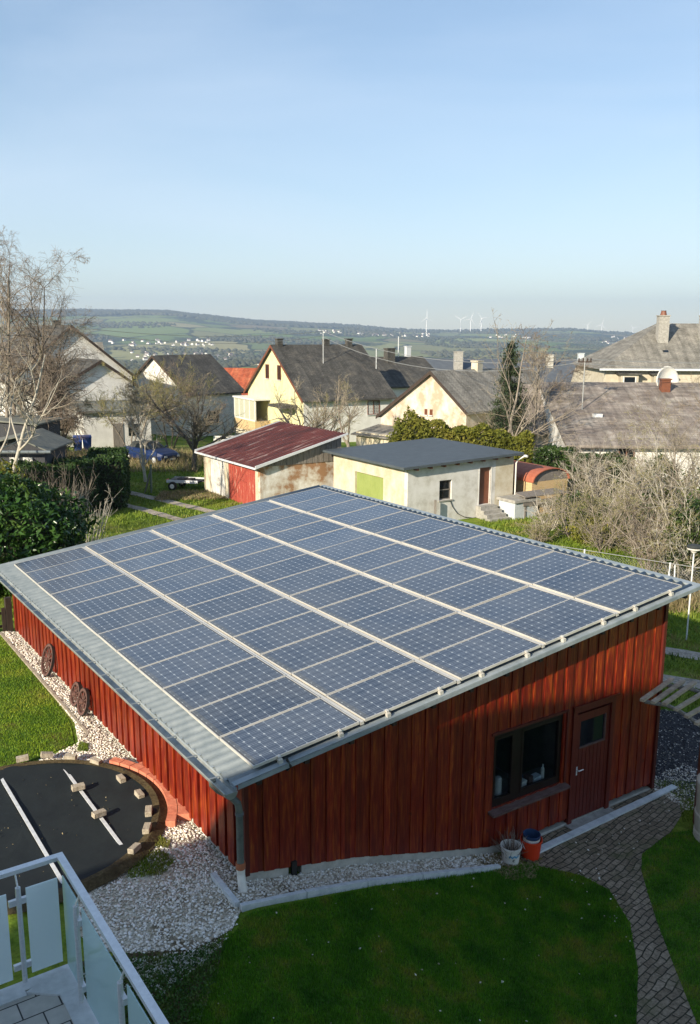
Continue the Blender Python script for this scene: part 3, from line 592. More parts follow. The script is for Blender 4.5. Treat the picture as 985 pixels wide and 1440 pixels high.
MB().tube([(-.15,.13,gz+.30),(-.15,.13,gz+.22),(-.155,.09,gz+.10),(-.16,.05,gz-.02)],[.058,.056,.056,.054],14).build('drain_pipe',m_pvc,barn)
# window
w0,w1,z0,z1=WIN
win=MB()
for (a,b,c,d) in ((w0,w1,z0,z0+.07),(w0,w1,z1-.07,z1),(w0,w0+.07,z0+.07,z1-.07),(w1-.09,w1,z0+.07,z1-.07),(w0+.50,w0+.68,z0+.07,z1-.07)): win.box(a,b,GT+.03,GT+.10,c,d)
for (a,b) in ((w0+.07,w0+.50),(w0+.68,w1-.09)):
    win.box(a,b,GT+.02,GT+.08,z0+.07,z0+.13); win.box(a,b,GT+.02,GT+.08,z1-.12,z1-.07); win.box(a,a+.04,GT+.02,GT+.08,z0+.13,z1-.12); win.box(b-.04,b,GT+.02,GT+.08,z0+.13,z1-.12)
wo=win.build('window',m_frame,barn)
for (a,b) in ((w0+.11,w0+.46),(w0+.72,w1-.13)):
    MB().box(a,b,GT+.045,GT+.052,z0+.13,z1-.12).build('pane',m_pane,wo)
mb=MB(); mb.hexa([(w0-.05,GT-.15,z0-.07),(w1+.06,GT-.15,z0-.07),(w1+.06,GT+.06,z0-.05),(w0-.05,GT+.06,z0-.05),(w0-.05,GT-.15,z0-.035),(w1+.06,GT-.15,z0-.035),(w1+.06,GT+.06,z0-.005),(w0-.05,GT+.06,z0-.005)]); mb.build('sill',m_sill,wo)
mb=MB(); mb.box(w1+.005,w1+.045,GT-.045,GT+.03,z0,z1+.04); mb.box(w0-.03,w1+.045,GT-.035,GT+.02,z1+.003,z1+.045); mb.build('surround',m_trim,wo)
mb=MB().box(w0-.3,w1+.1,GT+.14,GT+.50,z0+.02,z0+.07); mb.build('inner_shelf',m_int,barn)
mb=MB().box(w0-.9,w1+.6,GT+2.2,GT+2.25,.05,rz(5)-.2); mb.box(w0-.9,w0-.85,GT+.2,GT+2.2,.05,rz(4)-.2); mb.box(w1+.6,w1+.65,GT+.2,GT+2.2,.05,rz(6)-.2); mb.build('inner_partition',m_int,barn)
# door
d0,d1,dz0,dz1=DOOR
dm=MB(); dm.box(d0+.10,d1-.10,GT+.005,GT+.05,dz0+.04,1.42); dm.box(d0+.10,d0+.22,GT+.005,GT+.05,1.42,2.04); dm.box(d1-.22,d1-.10,GT+.005,GT+.05,1.42,2.04); dm.box(d0+.22,d1-.22,GT+.005,GT+.05,1.90,2.04)
for k in range(9): dm.box(d0+.10+k*.0955,d0+.10+k*.0955+.086,GT-.006,GT+.004,dz0+.04,1.40)
do=dm.build('door',m_door,barn)
MB().box(d0+.22,d1-.22,GT+.02,GT+.03,1.42,1.90).build('pane',m_glass,do)
mb=MB(); mb.box(d0+.20,d1-.20,GT-.012,GT+.02,1.40,1.425); mb.box(d1-.222,d1-.205,GT-.01,GT+.02,1.425,1.91); mb.build('pane_bead',m_sill,do)
mb=MB(); mb.box(d0+.0,d0+.095,GT-.03,GT+.06,dz0,dz1-.10); mb.box(d1-.095,d1,GT-.03,GT+.06,dz0,dz1-.10); mb.box(d0,d1,GT-.035,GT+.06,dz1-.10,dz1); mb.box(d0-.02,d1+.08,GT-.05,GT-.025,dz1+.003,dz1+.03); mb.build('door_frame',m_door,do)
mb=MB(); mb.tube([(d0+.17,GT-.03,1.02),(d0+.17,GT-.06,1.02),(d0+.28,GT-.06,1.02)],.010,8); mb.box(d0+.155,d0+.185,GT-.012,GT-.004,.92,1.08); mb.build('handle',m_steel,do)
MB().box(d0-.05,d1+.02,GT-.20,GT+.03,-.05,.04).build('threshold',m_concd,barn)
# solar panels
PA=.122; CP,SP=math.cos(PA),math.sin(PA); PWD,PHT=1.65,.99; pit=1.746; nrm=Vector((-SP,0,CP))
fr=MB(); T=.035
for a,b,c,d in ((0,PWD,0,.013),(0,PWD,PHT-.013,PHT),(0,.013,.013,PHT-.013),(PWD-.013,PWD,.013,PHT-.013)): fr.box(a,b,c,d,-T,.004)
glv=MB().box(.013,PWD-.013,.013,PHT-.013,-.012,0)
first=None
for c in range(5):
    for j in range(12):
        if first is None:
            g=glv.build('solar_panel',m_solar,barn); f=fr.build('frame',m_alu,g); first=(g,f)
        else:
            g=first[0].copy(); COL.objects.link(g); f=first[1].copy(); COL.objects.link(f); f.parent=g; g.parent=barn
        u=c*pit+rng.normal(0,.003); v_=j*1.01+rng.normal(0,.002)
        g.location=(u*CP,v_,3.0+u*SP); g.rotation_euler=(R(rng.normal(0,.22)),-PA+R(rng.normal(0,.18)),0)
mb=MB()
for c in range(5):
    for off in (.35,1.30):
        u=c*pit+off; p=lambda uu,tt,h:(uu*CP-h*SP,tt,3.0+uu*SP+h*CP)
        mb.hexa([p(u,-.05,-.075),p(u+.04,-.05,-.075),p(u+.04,12.13,-.075),p(u,12.13,-.075),p(u,-.05,-.037),p(u+.04,-.05,-.037),p(u+.04,12.13,-.037),p(u,12.13,-.037)])
    if c: 
        u=c*pit-.078; mb.hexa([p(u,-.0,-.06),p(u+.055,-.0,-.06),p(u+.055,12.1,-.06),p(u,12.1,-.06),p(u,-.0,-.012),p(u+.055,.0,-.012),p(u+.055,12.1,-.012),p(u,12.1,-.012)])
mb.build('mounting_rail',m_alu,barn)
for c in range(5):
    for off in (.37,1.32):
        u=c*pit+off; m_=MB()
        a=p(u-.035,-.052,-.09); b=p(u+.035,.012,.010)
        m_.hexa([p(u-.03,-.055,-.085),p(u+.03,-.055,-.085),p(u+.03,-.003,-.085),p(u-.03,-.003,-.085),p(u-.03,-.055,-.03),p(u+.03,-.055,-.03),p(u+.03,-.003,-.03),p(u-.03,-.003,-.03)])
        m_.hexa([p(u-.02,-.022,-.03),p(u+.02,-.022,-.03),p(u+.02,.018,.007),p(u-.02,.018,.007),p(u-.02,-.03,.004),p(u+.02,-.03,.004),p(u+.02,.018,.014),p(u-.02,.018,.014)])
        m_.build('panel_clamp',m_alu,barn)
mb=MB(); pc=p(.45,-.06,-.05); mb.tube([pc,(pc[0]+.04,pc[1]-.03,pc[2]-.10),(pc[0]+.02,pc[1]+.03,pc[2]-.17)],.02,8); mb.build('cable_tail',m_black,barn)
# kerb stones
def bpath(pts,dz=0): return [BW(s,t,hl(s,t)+dz) for s,t in pts]
def kerb(name,pts,wd,ht,mat,label,cat):
    mb=MB()
    for i in range(len(pts)-1):
        (s,t),(s2,t2)=pts[i],pts[i+1]; d=Vector((s2-s,t2-t)).normalized(); n=Vector((-d.y,d.x))*wd/2; g=.006
        a=Vector((s,t))+d*g; b=Vector((s2,t2))-d*g; z=[hl(*a),hl(*b)]
        q=[a-n,b-n,b+n,a+n]; zz=[z[0],z[1],z[1],z[0]]
        mb.hexa([BW(q[k].x,q[k].y,zz[k]-.06) for k in range(4)]+[BW(q[k].x,q[k].y,zz[k]+ht) for k in range(4)])
    return tag(mb.build(name,mat),label,cat)
kerb('garden_kerb',[(-.37,-.28),(.6,-.27),(1.6,-.26),(2.6,-.24),(3.6,-.22),(4.2,-.21)],.07,.09,m_kerb,'pale grey kerb edging the front lawn below the barn gable','kerb')
kerb('garden_kerb',[(-.38,-.22),(-.36,.55)],.07,.09,m_kerb,'short pale kerb piece running back from the kerb corner towards the barn','kerb')
kerb('garden_kerb',[(4.95,-.06),(6.0,-.03),(7.1,0.0),(8.2,.03),(8.95,.05)],.13,.055,m_kerb,'grey kerb between barn door and paved path','kerb')
kerb('lawn_edging',[(-.37,12.5-.42*i) for i in range(17)]+[(-.5,5.6)],.055,.04,m_block,'low stone edging between side lawn and pebble strip','edging')
# pond
import itertools
pond=thing('covered_pond','round garden pond under a black cover sheet beside the barn','pond',BW(*PC,1.30),TH)
V=[(0,0,-.02)];F=[]; nr,na=14,96
for i in range(1,nr+1):
    r=PR*i/nr
    for k in range(na):
        a=2*math.pi*k/na; z=-.02+.065*(i/nr)**3+.010*math.sin(a*7+i*.8)*(i/nr)+.006*math.sin(a*17-i*1.7)*(i/nr)
        V.append((r*math.cos(a),r*math.sin(a),z))
for k in range(na): F.append((0,1+k,1+(k+1)%na))
for i in range(nr-1):
    for k in range(na): F.append((1+i*na+k,1+(i+1)*na+k,1+(i+1)*na+(k+1)%na,1+i*na+(k+1)%na))
mk('cover_sheet',V,F,m_tarp,pond,smooth=True)
mb=MB()
for k in range(na):
    a0,a1=2*math.pi*k/na,2*math.pi*(k+1)/na
    for (r0,r1,za,zb) in ((PR-.10,PR-.0,.045,.06),(PR,PR+.13,.06,-.01)):
        mb.poly([(r0*math.cos(a0),r0*math.sin(a0),za),(r1*math.cos(a0),r1*math.sin(a0),zb),(r1*math.cos(a1),r1*math.sin(a1),zb),(r0*math.cos(a1),r0*math.sin(a1),za)])
mb.build('pond_rim',m_soil,pond,smooth=True)
for s,t0_,t1_,lab in ((-1.15,1.75,4.95,'pale flat bar lying across the pond cover nearer the barn'),(-2.10,1.25,5.15,'pale flat bar lying across the pond cover nearer the terrace')):
    mb=MB(); mb.box(-.025,.025,0,t1_-t0_,0,.012); o=mb.build('bar',m_strap); o.location=BW(s,t0_,1.31); o.rotation_euler=(0,0,TH); tag(o,lab,'bar')
blk=MB(); blk.box(-.10,.10,-.05,.05,0,.08)
bks=[(-1.66,5.19,'leftmost of the row behind'),(-1.29,5.10,'beside the far end of the bar'),(-.97,4.80,'third in the row behind the pond'),(-.66,4.42,'where the red brick curb begins'),(-1.18,3.72,'on the upper half of the pale bar'),(-1.17,2.76,'on the lower half of the pale bar'),(-.50,3.66,'just inside the top of the red brick curb'),(-.44,3.02,'inside the middle of the red brick curb'),(-.52,2.42,'inside the lower part of the red brick curb'),(-.72,1.98,'below the end of the red brick curb'),(-1.06,1.58,'nearest the weeds at the lower end of the pond')]
base=None
for s,t,lab in bks:
    if base is None: o=blk.build('concrete_block',m_block); base=o; bv=o.modifiers.new('b','BEVEL'); bv.width=.006
    else: o=base.copy(); COL.objects.link(o)
    ang=math.atan2(t-PC[1],s-PC[0])+math.pi/2
    if abs(s+1.175)<.02: ang=rng.uniform(-.2,.3)
    rr=math.hypot(s-PC[0],t-PC[1])/PR
    o.location=BW(s,t,1.24+(.07 if rr<.9 else .10)+(.03 if abs(s+1.175)<.02 else .0)); o.rotation_euler=(R(rng.normal(0,4)),R(rng.normal(0,4)),TH+ang+rng.normal(0,.12))
    tag(o,'pale block on the pond cover, '+lab,'block','blocks holding the pond cover')
leafcloud('fallen_leaves',np.array([tuple(BW(PC[0]+r*math.cos(a),PC[1]+r*math.sin(a),1.305)) for r,a in zip(1.85*rng.random(90)**.6,rng.random(90)*6.28)]),.016,m_straw,asp=.5,label='few dry leaves lying on the black pond cover',cat='leaves',kind='stuff')
# red curb bricks, two rings
k=0
for ring,(r0,r1,a0,a1,nb) in enumerate(((PR+.12,PR+.26,R(-33),R(35),11),(PR+.27,PR+.47,R(-28),R(22),7))):
    for i in range(nb):
        b0=a0+(a1-a0)*i/nb+.004; b1=a0+(a1-a0)*(i+1)/nb-.004; ps=[]
        mb=MB(); A=[b0,(b0+b1)/2,b1]; z=1.25; h=.11+rng.normal(0,.004)
        P=lambda r,a,zz:BW(PC[0]+r*math.cos(a),PC[1]+r*math.sin(a),zz)
        for q in range(2): mb.hexa([P(r0,A[q],z),P(r1,A[q],z),P(r1,A[q+1],z),P(r0,A[q+1],z),P(r0,A[q],z+h),P(r1,A[q],z+h),P(r1,A[q+1],z+h),P(r0,A[q+1],z+h)])
        o=mb.build('curb_brick',m_brick)
        ordn=['first','second','third','fourth','fifth','sixth','seventh','eighth','ninth','tenth','last'] if ring==0 else ['first','second','third','fourth','fifth','sixth','last']
        tag(o,ordn[i]+(' narrow' if ring==0 else ' wide')+' red brick of the '+('inner' if ring==0 else 'outer')+' curb row, counted from the terrace','brick',('inner' if ring==0 else 'outer')+' row of red curb bricks')
# ---------------------------------------------------------------- wagon wheels
def wheel(name,c,rad,tilt,label,nsp=12):
    t=thing(name,label,'wagon wheel',c,TH,'wagon wheels on the barn wall')
    m=Matrix.Rotation(tilt,4,'Y')
    def tor(r,w_,h_):
        mb=MB(); n=28
        for k in range(n):
            a,b=2*math.pi*k/n,2*math.pi*(k+1)/n; q=[]
            for dx in (-w_/2,w_/2):
                pass
            P=lambda rr,aa,dx:m@Vector((dx,rr*math.cos(aa),rad+rr*math.sin(aa)))
            mb.hexa([P(r-h_,a,-w_/2),P(r-h_,a,w_/2),P(r,a,w_/2),P(r,a,-w_/2),P(r-h_,b,-w_/2),P(r-h_,b,w_/2),P(r,b,w_/2),P(r,b,-w_/2)])
        return mb
    tor(rad,.05,.05).build('felloe',m_rust,t); tor(rad+.008,.056,.008).build('iron_tyre',m_black,t)
    for k in range(nsp):
        a=2*math.pi*k/nsp; mb=MB(); mb.tube([m@Vector((0,.04*math.cos(a),rad+.04*math.sin(a))),m@Vector((0,(rad-.045)*math.cos(a),rad+(rad-.045)*math.sin(a)))],[.016,.011],6); mb.build('spoke',m_rust,t)
    mb=MB(); mb.tube([m@Vector((-.07,0,rad)),m@Vector((-.03,0,rad)),m@Vector((.05,0,rad))],[.03,.055,.055],12); mb.build('hub',m_rust,t)
    return t
wheel('wagon_wheel',BW(-.24,9.05,1.26),.34,.28,'largest wagon wheel leaning on the red barn wall',12)
wheel('wagon_wheel',BW(-.21,7.15,1.26),.235,.28,'left one of the two small wagon wheels leaning on the barn wall',10)
wheel('wagon_wheel',BW(-.22,6.66,1.26),.255,.26,'right one of the two small wagon wheels leaning on the barn wall',10)
# dark picket fence by the barn's far corner
f=thing('picket_fence','dark brown picket fence joining the far corner of the barn','fence',BW(-.1,12.6,1.2),TH)
for k in range(14):
    x=-.12-k*.17; MB().box(x-.045,x+.045,-.012,.012,-.05,.62+.02*math.sin(k)).build('picket',m_dark,f)
for z in (.12,.45): MB().box(-2.5,0.0,.013,.05,z,z+.06).build('rail',m_dark,f)
MB().box(-.06,.08,-.03,.11,-.1,.85).build('post',m_dark,f)
# buckets
def bucket(name,c,r,h,mat,label,lean=0):
    t=thing(name,label,'bucket',c,.4); prof=[(0,.0),(r*.78,0),(r*.98,h-.03),(r*1.05,h-.03),(r*1.05,h),(r*.97,h),(r*.76,.02),(0,.02)]
    MB().lathe(prof,n=28).build('bucket_body',mat,t,smooth=False)
    mb=MB(); mb.tube([(r*1.03*math.cos(a),r*1.03*math.sin(a)*.55-.0,h-.02-abs(math.sin(a))*h*.55) for a in [math.pi+math.pi*i/12 for i in range(13)]],.004,6); mb.build('bail_handle',m_steel,t); t.rotation_euler=(lean,0,.4); return t
p=drop(718,1214); wb=bucket('white_bucket',p,.165,.31,m_pvc,'white plastic bucket with blue print holding dry twigs, beside the barn wall')
mb=MB()
for i in range(14):   # printed blue wave band and small dark figure, on the side towards the path
    a=-2.35+i*.075; P=lambda aa,z:((.139+.112*z)*math.cos(aa)*1.0,(.139+.112*z)*math.sin(aa),z)
    zc=.185+.012*math.sin(i*1.1); mb.poly([P(a,zc-.016),P(a+.078,zc-.016),P(a+.078,zc+.016),P(a,zc+.016)])
mb.build('blue_print',M('blue print',(.10,.35,.55),None,rough=.5),wb)
mb=MB()
for (a,z,da,dz) in ((-1.95,.12,.10,.03),(-1.83,.10,.06,.02),(-1.88,.135,.16,.012)): mb.poly([P(a,z-dz/2),P(a+da,z-dz/2),P(a+da,z+dz/2),P(a,z+dz/2)])
mb.build('dark_print',m_black,wb)
tw=MB(); random.seed(3)
for i in range(60):
    a=random.uniform(0,6.28); r=random.uniform(0,.08); q=Vector((r*math.cos(a),r*math.sin(a),.05)); d=Vector((math.cos(a)*random.uniform(.1,.6)-.15,math.sin(a)*random.uniform(.1,.6),1)).normalized(); L=random.uniform(.28,.52); pts=[q]
    for s_ in range(4): d=(d+Vector((random.gauss(0,.15),random.gauss(0,.15),-.06))).normalized(); pts.append(pts[-1]+d*L/4)
    tw.tube(pts,[.006,.005,.004,.003,.002],4)
o=tw.build('dry_twigs',m_twigp); o.location=p; tag(o,'bundle of dry brown twigs standing in the white bucket','twigs')
p=drop(746,1207); rb=bucket('red_bucket',p,.175,.36,m_redpl,'bright orange red bucket standing beside the white bucket')
b2=bucket('blue_bucket',p+Vector((0,.02,.17)),.135,.27,m_blpl,'dark blue bucket stacked inside the orange red bucket',.06)
MB().lathe([(.137,.17),(.139,.17),(.141,.22),(.139,.22)],n=28).build('pale_band',m_pvc,b2)
leafcloud('leaf_litter',ground_pts([(4.0,-.15),(4.0,.2),(5.0,.2),(5.1,-.25),(4.6,-.6),(4.1,-.5)],900,.02),.03,m_straw,label='dry leaf litter and chips around the buckets',cat='leaf litter',kind='stuff')
# window items
def item(name,lab,s,h,r,mat,t=.42,cat='bottle',prof=None):
    prof=prof or [(0,0),(r,0),(r,h*.7),(r*.4,h*.82),(r*.4,h),(0,h)]
    o=MB().lathe(prof,n=14).build(name,mat); o.location=BW(s,t,.971); tag(o,lab,cat)
item('canister','white canister standing inside the left window pane',4.62+.12,.30,.065,m_pvc,.46,'canister',[(0,0),(.065,0),(.065,.27),(.05,.3),(0,.3)])
item('bottle','small white bottle at the far left inside the barn window',4.52,.16,.04,m_pvc)
item('bottle','dark bottle behind the white canister in the barn window',4.64,.26,.035,m_blpl,.56)
item('bottle','slim white bottle at the right end of the barn window shelf',5.75,.26,.03,m_pvc,.43)
for s,lx,lz,mat,lab in ((5.25,.16,.10,m_pvc,'low white box on the barn window shelf'),(5.42,.10,.14,m_rust,'brown tin in the middle of the barn window shelf'),(5.58,.20,.09,m_graybox,'flat grey box near the right window pane'),(5.38,.2,.06,m_blpl,'blue tray behind the boxes on the window shelf')):
    mb=MB().box(-lx/2,lx/2,-.06,.06,0,lz); mb.box(-lx/2-.004,lx/2+.004,-.064,.064,lz-.02,lz+.004); o=mb.build('storage_box',mat); o.location=BW(s,.44+(.13 if 'behind' in lab else 0),.971+(.08 if 'behind' in lab else 0)*0); o.rotation_euler=(0,0,TH+.1); tag(o,lab,'box')
# ---------------------------------------------------------------- terrace of the viewer's house
ZT=3.25
ter=thing('terrace','raised terrace with glass railing and grey paving slabs at the lower left','terrace',BW(-3.17,-2.68,0),TH)
MB().box(-6.5,0,-5.2,0,ZT-.28,ZT-.06).build('slab',m_conc,ter); MB().box(-6.5,-.14,-5.2,-.16,ZT-.06,ZT).build('paving',m_tile,ter)
MB().box(-6.3,-.25,-5.0,-.25,-.2,ZT-.29).build('substructure',m_white,ter)
mb=MB(); 
for (x0,x1,y0,y1) in ((-6.5,-.36,-.16,.02),(-.14,.02,-5.2,-.30)): mb.box(x0,x1,y0,y1,ZT-.07,ZT+.012)
mb.hexa([(-.36,-.16,ZT-.06),(-.14,-.30,ZT-.06),(.02,-.30,ZT-.06),(.02,.02,ZT-.06),(-.36,-.12,ZT+.012),(-.14,-.30,ZT+.012),(.02,-.30,ZT+.014),(.02,.02,ZT+.014)])
mb.box(-.36,.02,-.10,.02,ZT-.06,ZT+.013); mb.build('edge_flashing',m_strap,ter)
ral=thing('glass_railing','steel railing with pale blue glass panels around the terrace','railing',BW(-3.17,-2.68,ZT),TH)
mb=MB(); mb.box(-6.5,-.0,.055,.115,.95,.985); mb.box(-.0,.06,-5.2,.115,.95,.985); mb.build('handrail',m_steel,ral)
posts=[(-.33,0.01,0),(-1.35,.01,0),(-2.4,.01,0),(-.02,-.47,1),(-.02,-1.45,1),(-.02,-2.45,1),(-.02,-3.45,1)]
for x,y,k in posts:
    mb=MB(); mb.tube([(x,y,-.05),(x,y,.86)],.021,12)
    if k: mb.tube([(x,y,.86),(x+.04,y,.95)],.008,6)
    else: mb.tube([(x,y,.86),(x,y+.06,.95)],.008,6)
    po=mb.build('post',m_steel,ral)
    for z in (.12,.70):
        mb=MB()
        if k: mb.box(x+.0,x+.035,y-.045,y+.045,z,z+.05)
        else: mb.box(x-.075,x+.075,y+.005,y+.035,z,z+.05)
        mb.build('clip',m_steel,po)
for (a,b) in ((-.29,.0),(-1.30,-.40),(-2.35,-1.40)): MB().box(a+.02,b-.02,.012,.022,.06,.83).build('frosted_panel',m_frost,ral)
for (a,b) in ((-.44,.0),(-1.42,-.50),(-2.42,-1.48),(-3.4,-2.48)): MB().box(.008,.018,a+.02,b-.02,.04,.86).build('tinted_panel',m_tint,ral)
# viewer's house: its roof line throws the shade over lawn and gable
hs=thing('viewer_house','white plastered gabled house the photograph is taken from','house',(0,-.8,0),0)
A=[(-12.6,7.2),(-8.3,10.0),(-6.4,10.8),(-4.4,11.3),(3.5,6.2)]
mb=MB(); mb.prism([(-12.3,0),(3.2,0)]+[(x if abs(x)<12 else -12.3,z-.15) for x,z in A[::-1]],lambda a,p,q:(p,a,q),-9,0); mb.build('wall',m_white,hs)
mb=MB()
for i in range(4):
    (xa,za),(xb,zb)=A[i],A[i+1]; mb.hexa([(xa,-9.4,za-.13),(xb,-9.4,zb-.13),(xb,.35,zb-.13),(xa,.35,za-.13),(xa,-9.4,za),(xb,-9.4,zb),(xb,.35,zb),(xa,.35,za)])
mb.build('roof',m_slate,hs)
# ================================================================= background
def segs_mesh(name,S,n,mat,parent=None):
    """S: array (k,8) p0 p1 r0 r1 -> tapered tubes"""
    S=np.asarray(S,float); p0,p1,r0,r1=S[:,0:3],S[:,3:6],S[:,6],S[:,7]
    d=p1-p0; d/=np.linalg.norm(d,axis=1)[:,None]+1e-9; up=np.where(np.abs(d[:,2:3])<.9,[[0,0,1.]],[[1.,0,0]]); e=np.cross(d,up); e/=np.linalg.norm(e,axis=1)[:,None]; g=np.cross(d,e)
    V=[]
    for p,r in ((p0,r0),(p1,r1)):
        for k in range(n):
            t=2*math.pi*k/n; V.append(p+(e*math.cos(t)+g*math.sin(t))*r[:,None])
    V=np.stack(V,1).reshape(-1,3); F=[]
    base=(np.arange(len(S))*2*n)[:,None]
    for k in range(n):
        j=(k+1)%n; F.append(base+np.array([[k,j,n+j,n+k]]))
    F=np.stack(F,1).reshape(-1,4); return mknp(name,V,F,mat,parent,smooth=n>4)
def grow(rs,start,d,L,r,lv,out,P):
    ns=P['ns'][lv]; p=np.array(start,float); d=np.array(d,float); d/=np.linalg.norm(d); sl_=L/ns; rr=r
    kids=[]
    for i in range(ns):
        d=d+rs.normal(0,P['wob'][lv],3)+np.array([0,0,P['trop'][lv]]); d/=np.linalg.norm(d)
        q=p+d*sl_; r2=r*(1-(i+1)/ns*P['tap'][lv]); out[lv].append((*p,*q,rr,r2)); 
        f=(i+1)/ns
        if lv<P['lv'] and f>P['st'][lv]:
            for _ in range(rs.poisson(P['nb'][lv])): kids.append((q.copy() if rs.random()<.4 else p+(q-p)*rs.random(),d.copy(),f,r2))
        p=q; rr=r2
    for (q,dd,f,r2) in kids:
        a=rs.normal(0,1,3); a-=dd*(a@dd); a/=np.linalg.norm(a); an=P['ang'][lv]*(.7+.6*rs.random()); nd=dd*math.cos(an)+a*math.sin(an)
        grow(rs,q,nd,L*P['lr'][lv]*(1.15-.6*f)*(.7+.6*rs.random()),max(min(r2*.7,r*P['rr'][lv]),P['rmin']),lv+1,out,P)
BIRCH=dict(lv=4,ns=[12,8,6,5,4],wob=[.04,.10,.16,.2,.2],trop=[.02,.05,-.02,-.10,-.18],tap=[.85,.8,.7,.5,.3],st=[.18,.15,.1,.1],nb=[1.7,1.05,1.0,.7],ang=[.75,.7,.75,.8],lr=[.42,.5,.62,.6],rr=[.4,.5,.6,.6],rmin=.006)
FRUIT=dict(lv=4,ns=[4,7,6,5,3],wob=[.07,.16,.2,.22,.2],trop=[.0,.05,.08,.06,.04],tap=[.3,.75,.7,.6,.4],st=[.5,.15,.15,.15],nb=[2.4,1.1,1.1,.8],ang=[.95,.7,.75,.75],lr=[1.5,.55,.55,.55],rr=[.55,.5,.5,.6],rmin=.008)
TREE=dict(lv=4,ns=[9,7,6,5,3],wob=[.05,.12,.16,.2,.2],trop=[.02,.08,.06,.03,0],tap=[.8,.8,.7,.6,.4],st=[.2,.15,.15,.1],nb=[1.6,1.2,1.0,.7],ang=[.7,.65,.7,.7],lr=[.55,.5,.55,.55],rr=[.5,.5,.55,.6],rmin=.008)
def bare(name,label,base,H_,r,P,seed,mat,tmat,lean=(0,0,0),group=None,scale=1,stems=1,cat='tree'):
    rs=np.random.default_rng(seed); out=[[] for _ in range(6)]
    for k in range(stems):
        a=2*math.pi*k/stems+rs.random(); sp=.0 if stems==1 else .35
        grow(rs,(.12*math.cos(a)*(stems>1),.12*math.sin(a)*(stems>1),-.1),(lean[0]+sp*math.cos(a),lean[1]+sp*math.sin(a),1),H_*(1 if k==0 else .75+.25*rs.random()),r,0,out,P)
    t=thing(name,label,cat,base,0,group)
    segs_mesh('trunk',out[0],8,tmat,t); 
    L1=out[1]+out[2]
    if L1: segs_mesh('branches',L1,5,tmat,t)
    L2=out[3]+out[4]+out[5]
    if L2: segs_mesh('twigs',L2,3,mat,t)
    return t
def at(px,Y,dz=0):
    x=(px-CX)/FPX*(Y*math.cos(PITCH)+CAMZ*math.sin(PITCH)); return Vector((x,Y,float(hterr(x,Y))+dz))
# -- building kit
def frame_(name,label,cat,N,phi): 
    return thing(name,label,cat,(N[0],N[1],0),phi)
def house(name,label,N,phi,prof,L,zb,mw,mr,cat='house',ov=.35,oe=.35,th=.16,wins=(),mwin=None,mrake=None):
    """local x: along ridge, y: across gable; gable face at x=0. prof [(y,z) eave, ridge, eave]"""
    t=frame_(name,label,cat,N,phi); w=prof[-1][0]
    MB().prism([(0,zb)]+list(prof)+[(w,zb)],lambda a,p,q:(a,p,q),0,L).build('wall',mw,t)
    mb=MB()
    for i in range(len(prof)-1):
        (y0,z0),(y1,z1)=prof[i],prof[i+1]; sl=(z1-z0)/(y1-y0)
        if i==0: y0-=oe; z0-=oe*sl
        if i==len(prof)-2: y1+=oe; z1+=oe*sl
        mb.hexa([(-ov,y0,z0+.01),(L+ov,y0,z0+.01),(L+ov,y1,z1+.01),(-ov,y1,z1+.01),(-ov,y0,z0+th),(L+ov,y0,z0+th),(L+ov,y1,z1+th),(-ov,y1,z1+th)])
    ro=mb.build('roof',mr,t)
    if mrake:
        mb=MB()
        for i in range(len(prof)-1):
            (y0,z0),(y1,z1)=prof[i],prof[i+1]; sl=(z1-z0)/(y1-y0)
            if i==0: y0-=oe; z0-=oe*sl
            if i==len(prof)-2: y1+=oe; z1+=oe*sl
            mb.hexa([(-ov-.03,y0,z0-.10),(-ov+.0,y0,z0-.10),(-ov+.0,y1,z1-.10),(-ov-.03,y1,z1-.10),(-ov-.03,y0,z0+th+.01),(-ov,y0,z0+th+.01),(-ov,y1,z1+th+.01),(-ov-.03,y1,z1+th+.01)])
        mb.build('bargeboard',mrake,t)
    for (face,u,z,ww,hh) in wins: window(t,face,u,z,ww,hh,L,w)
    return t,ro
def window(t,face,u,z,ww,hh,L=0,w=0,mf=None,mg=None,name='window'):
    f=(lambda a,d,c:(-d,a,c)) if face=='g' else (lambda a,d,c:(a,-d,c))
    def bx(mb,a0,a1,d0,d1,c0,c1): mb.hexa([f(a0,d0,c0),f(a1,d0,c0),f(a1,d1,c0),f(a0,d1,c0),f(a0,d0,c1),f(a1,d0,c1),f(a1,d1,c1),f(a0,d1,c1)])
    mb=MB(); e=.065
    for q in ((u,u+ww,z,z+e),(u,u+ww,z+hh-e,z+hh),(u,u+e,z+e,z+hh-e),(u+ww-e,u+ww,z+e,z+hh-e),(u+ww/2-.03,u+ww/2+.03,z+e,z+hh-e)): bx(mb,q[0],q[1],.003,.06,q[2],q[3])
    wo=mb.build(name,mf or m_brown,t); mb=MB(); bx(mb,u+e,u+ww-e,.004,.02,z+e,z+hh-e); mb.build('pane',mg or m_glass,wo)
    mb=MB(); bx(mb,u-.06,u+ww+.06,.003,.12,z-.06,z-.003); mb.build('sill',m_strap,wo); return wo
def chimney(ro,x,y,z0,z1,a=.5,mat=None,cap=True):
    mb=MB().box(x-a/2,x+a/2,y-a/2,y+a/2,z0,z1)
    if cap: mb.box(x-a/2-.06,x+a/2+.06,y-a/2-.06,y+a/2+.06,z1,z1+.08)
    return mb.build('chimney',mat or m_slate,ro)
def loc_(N,phi,P): # world->local
    dx,dy=P[0]-N[0],P[1]-N[1]; return dx*math.cos(phi)+dy*math.sin(phi),-dx*math.sin(phi)+dy*math.cos(phi)
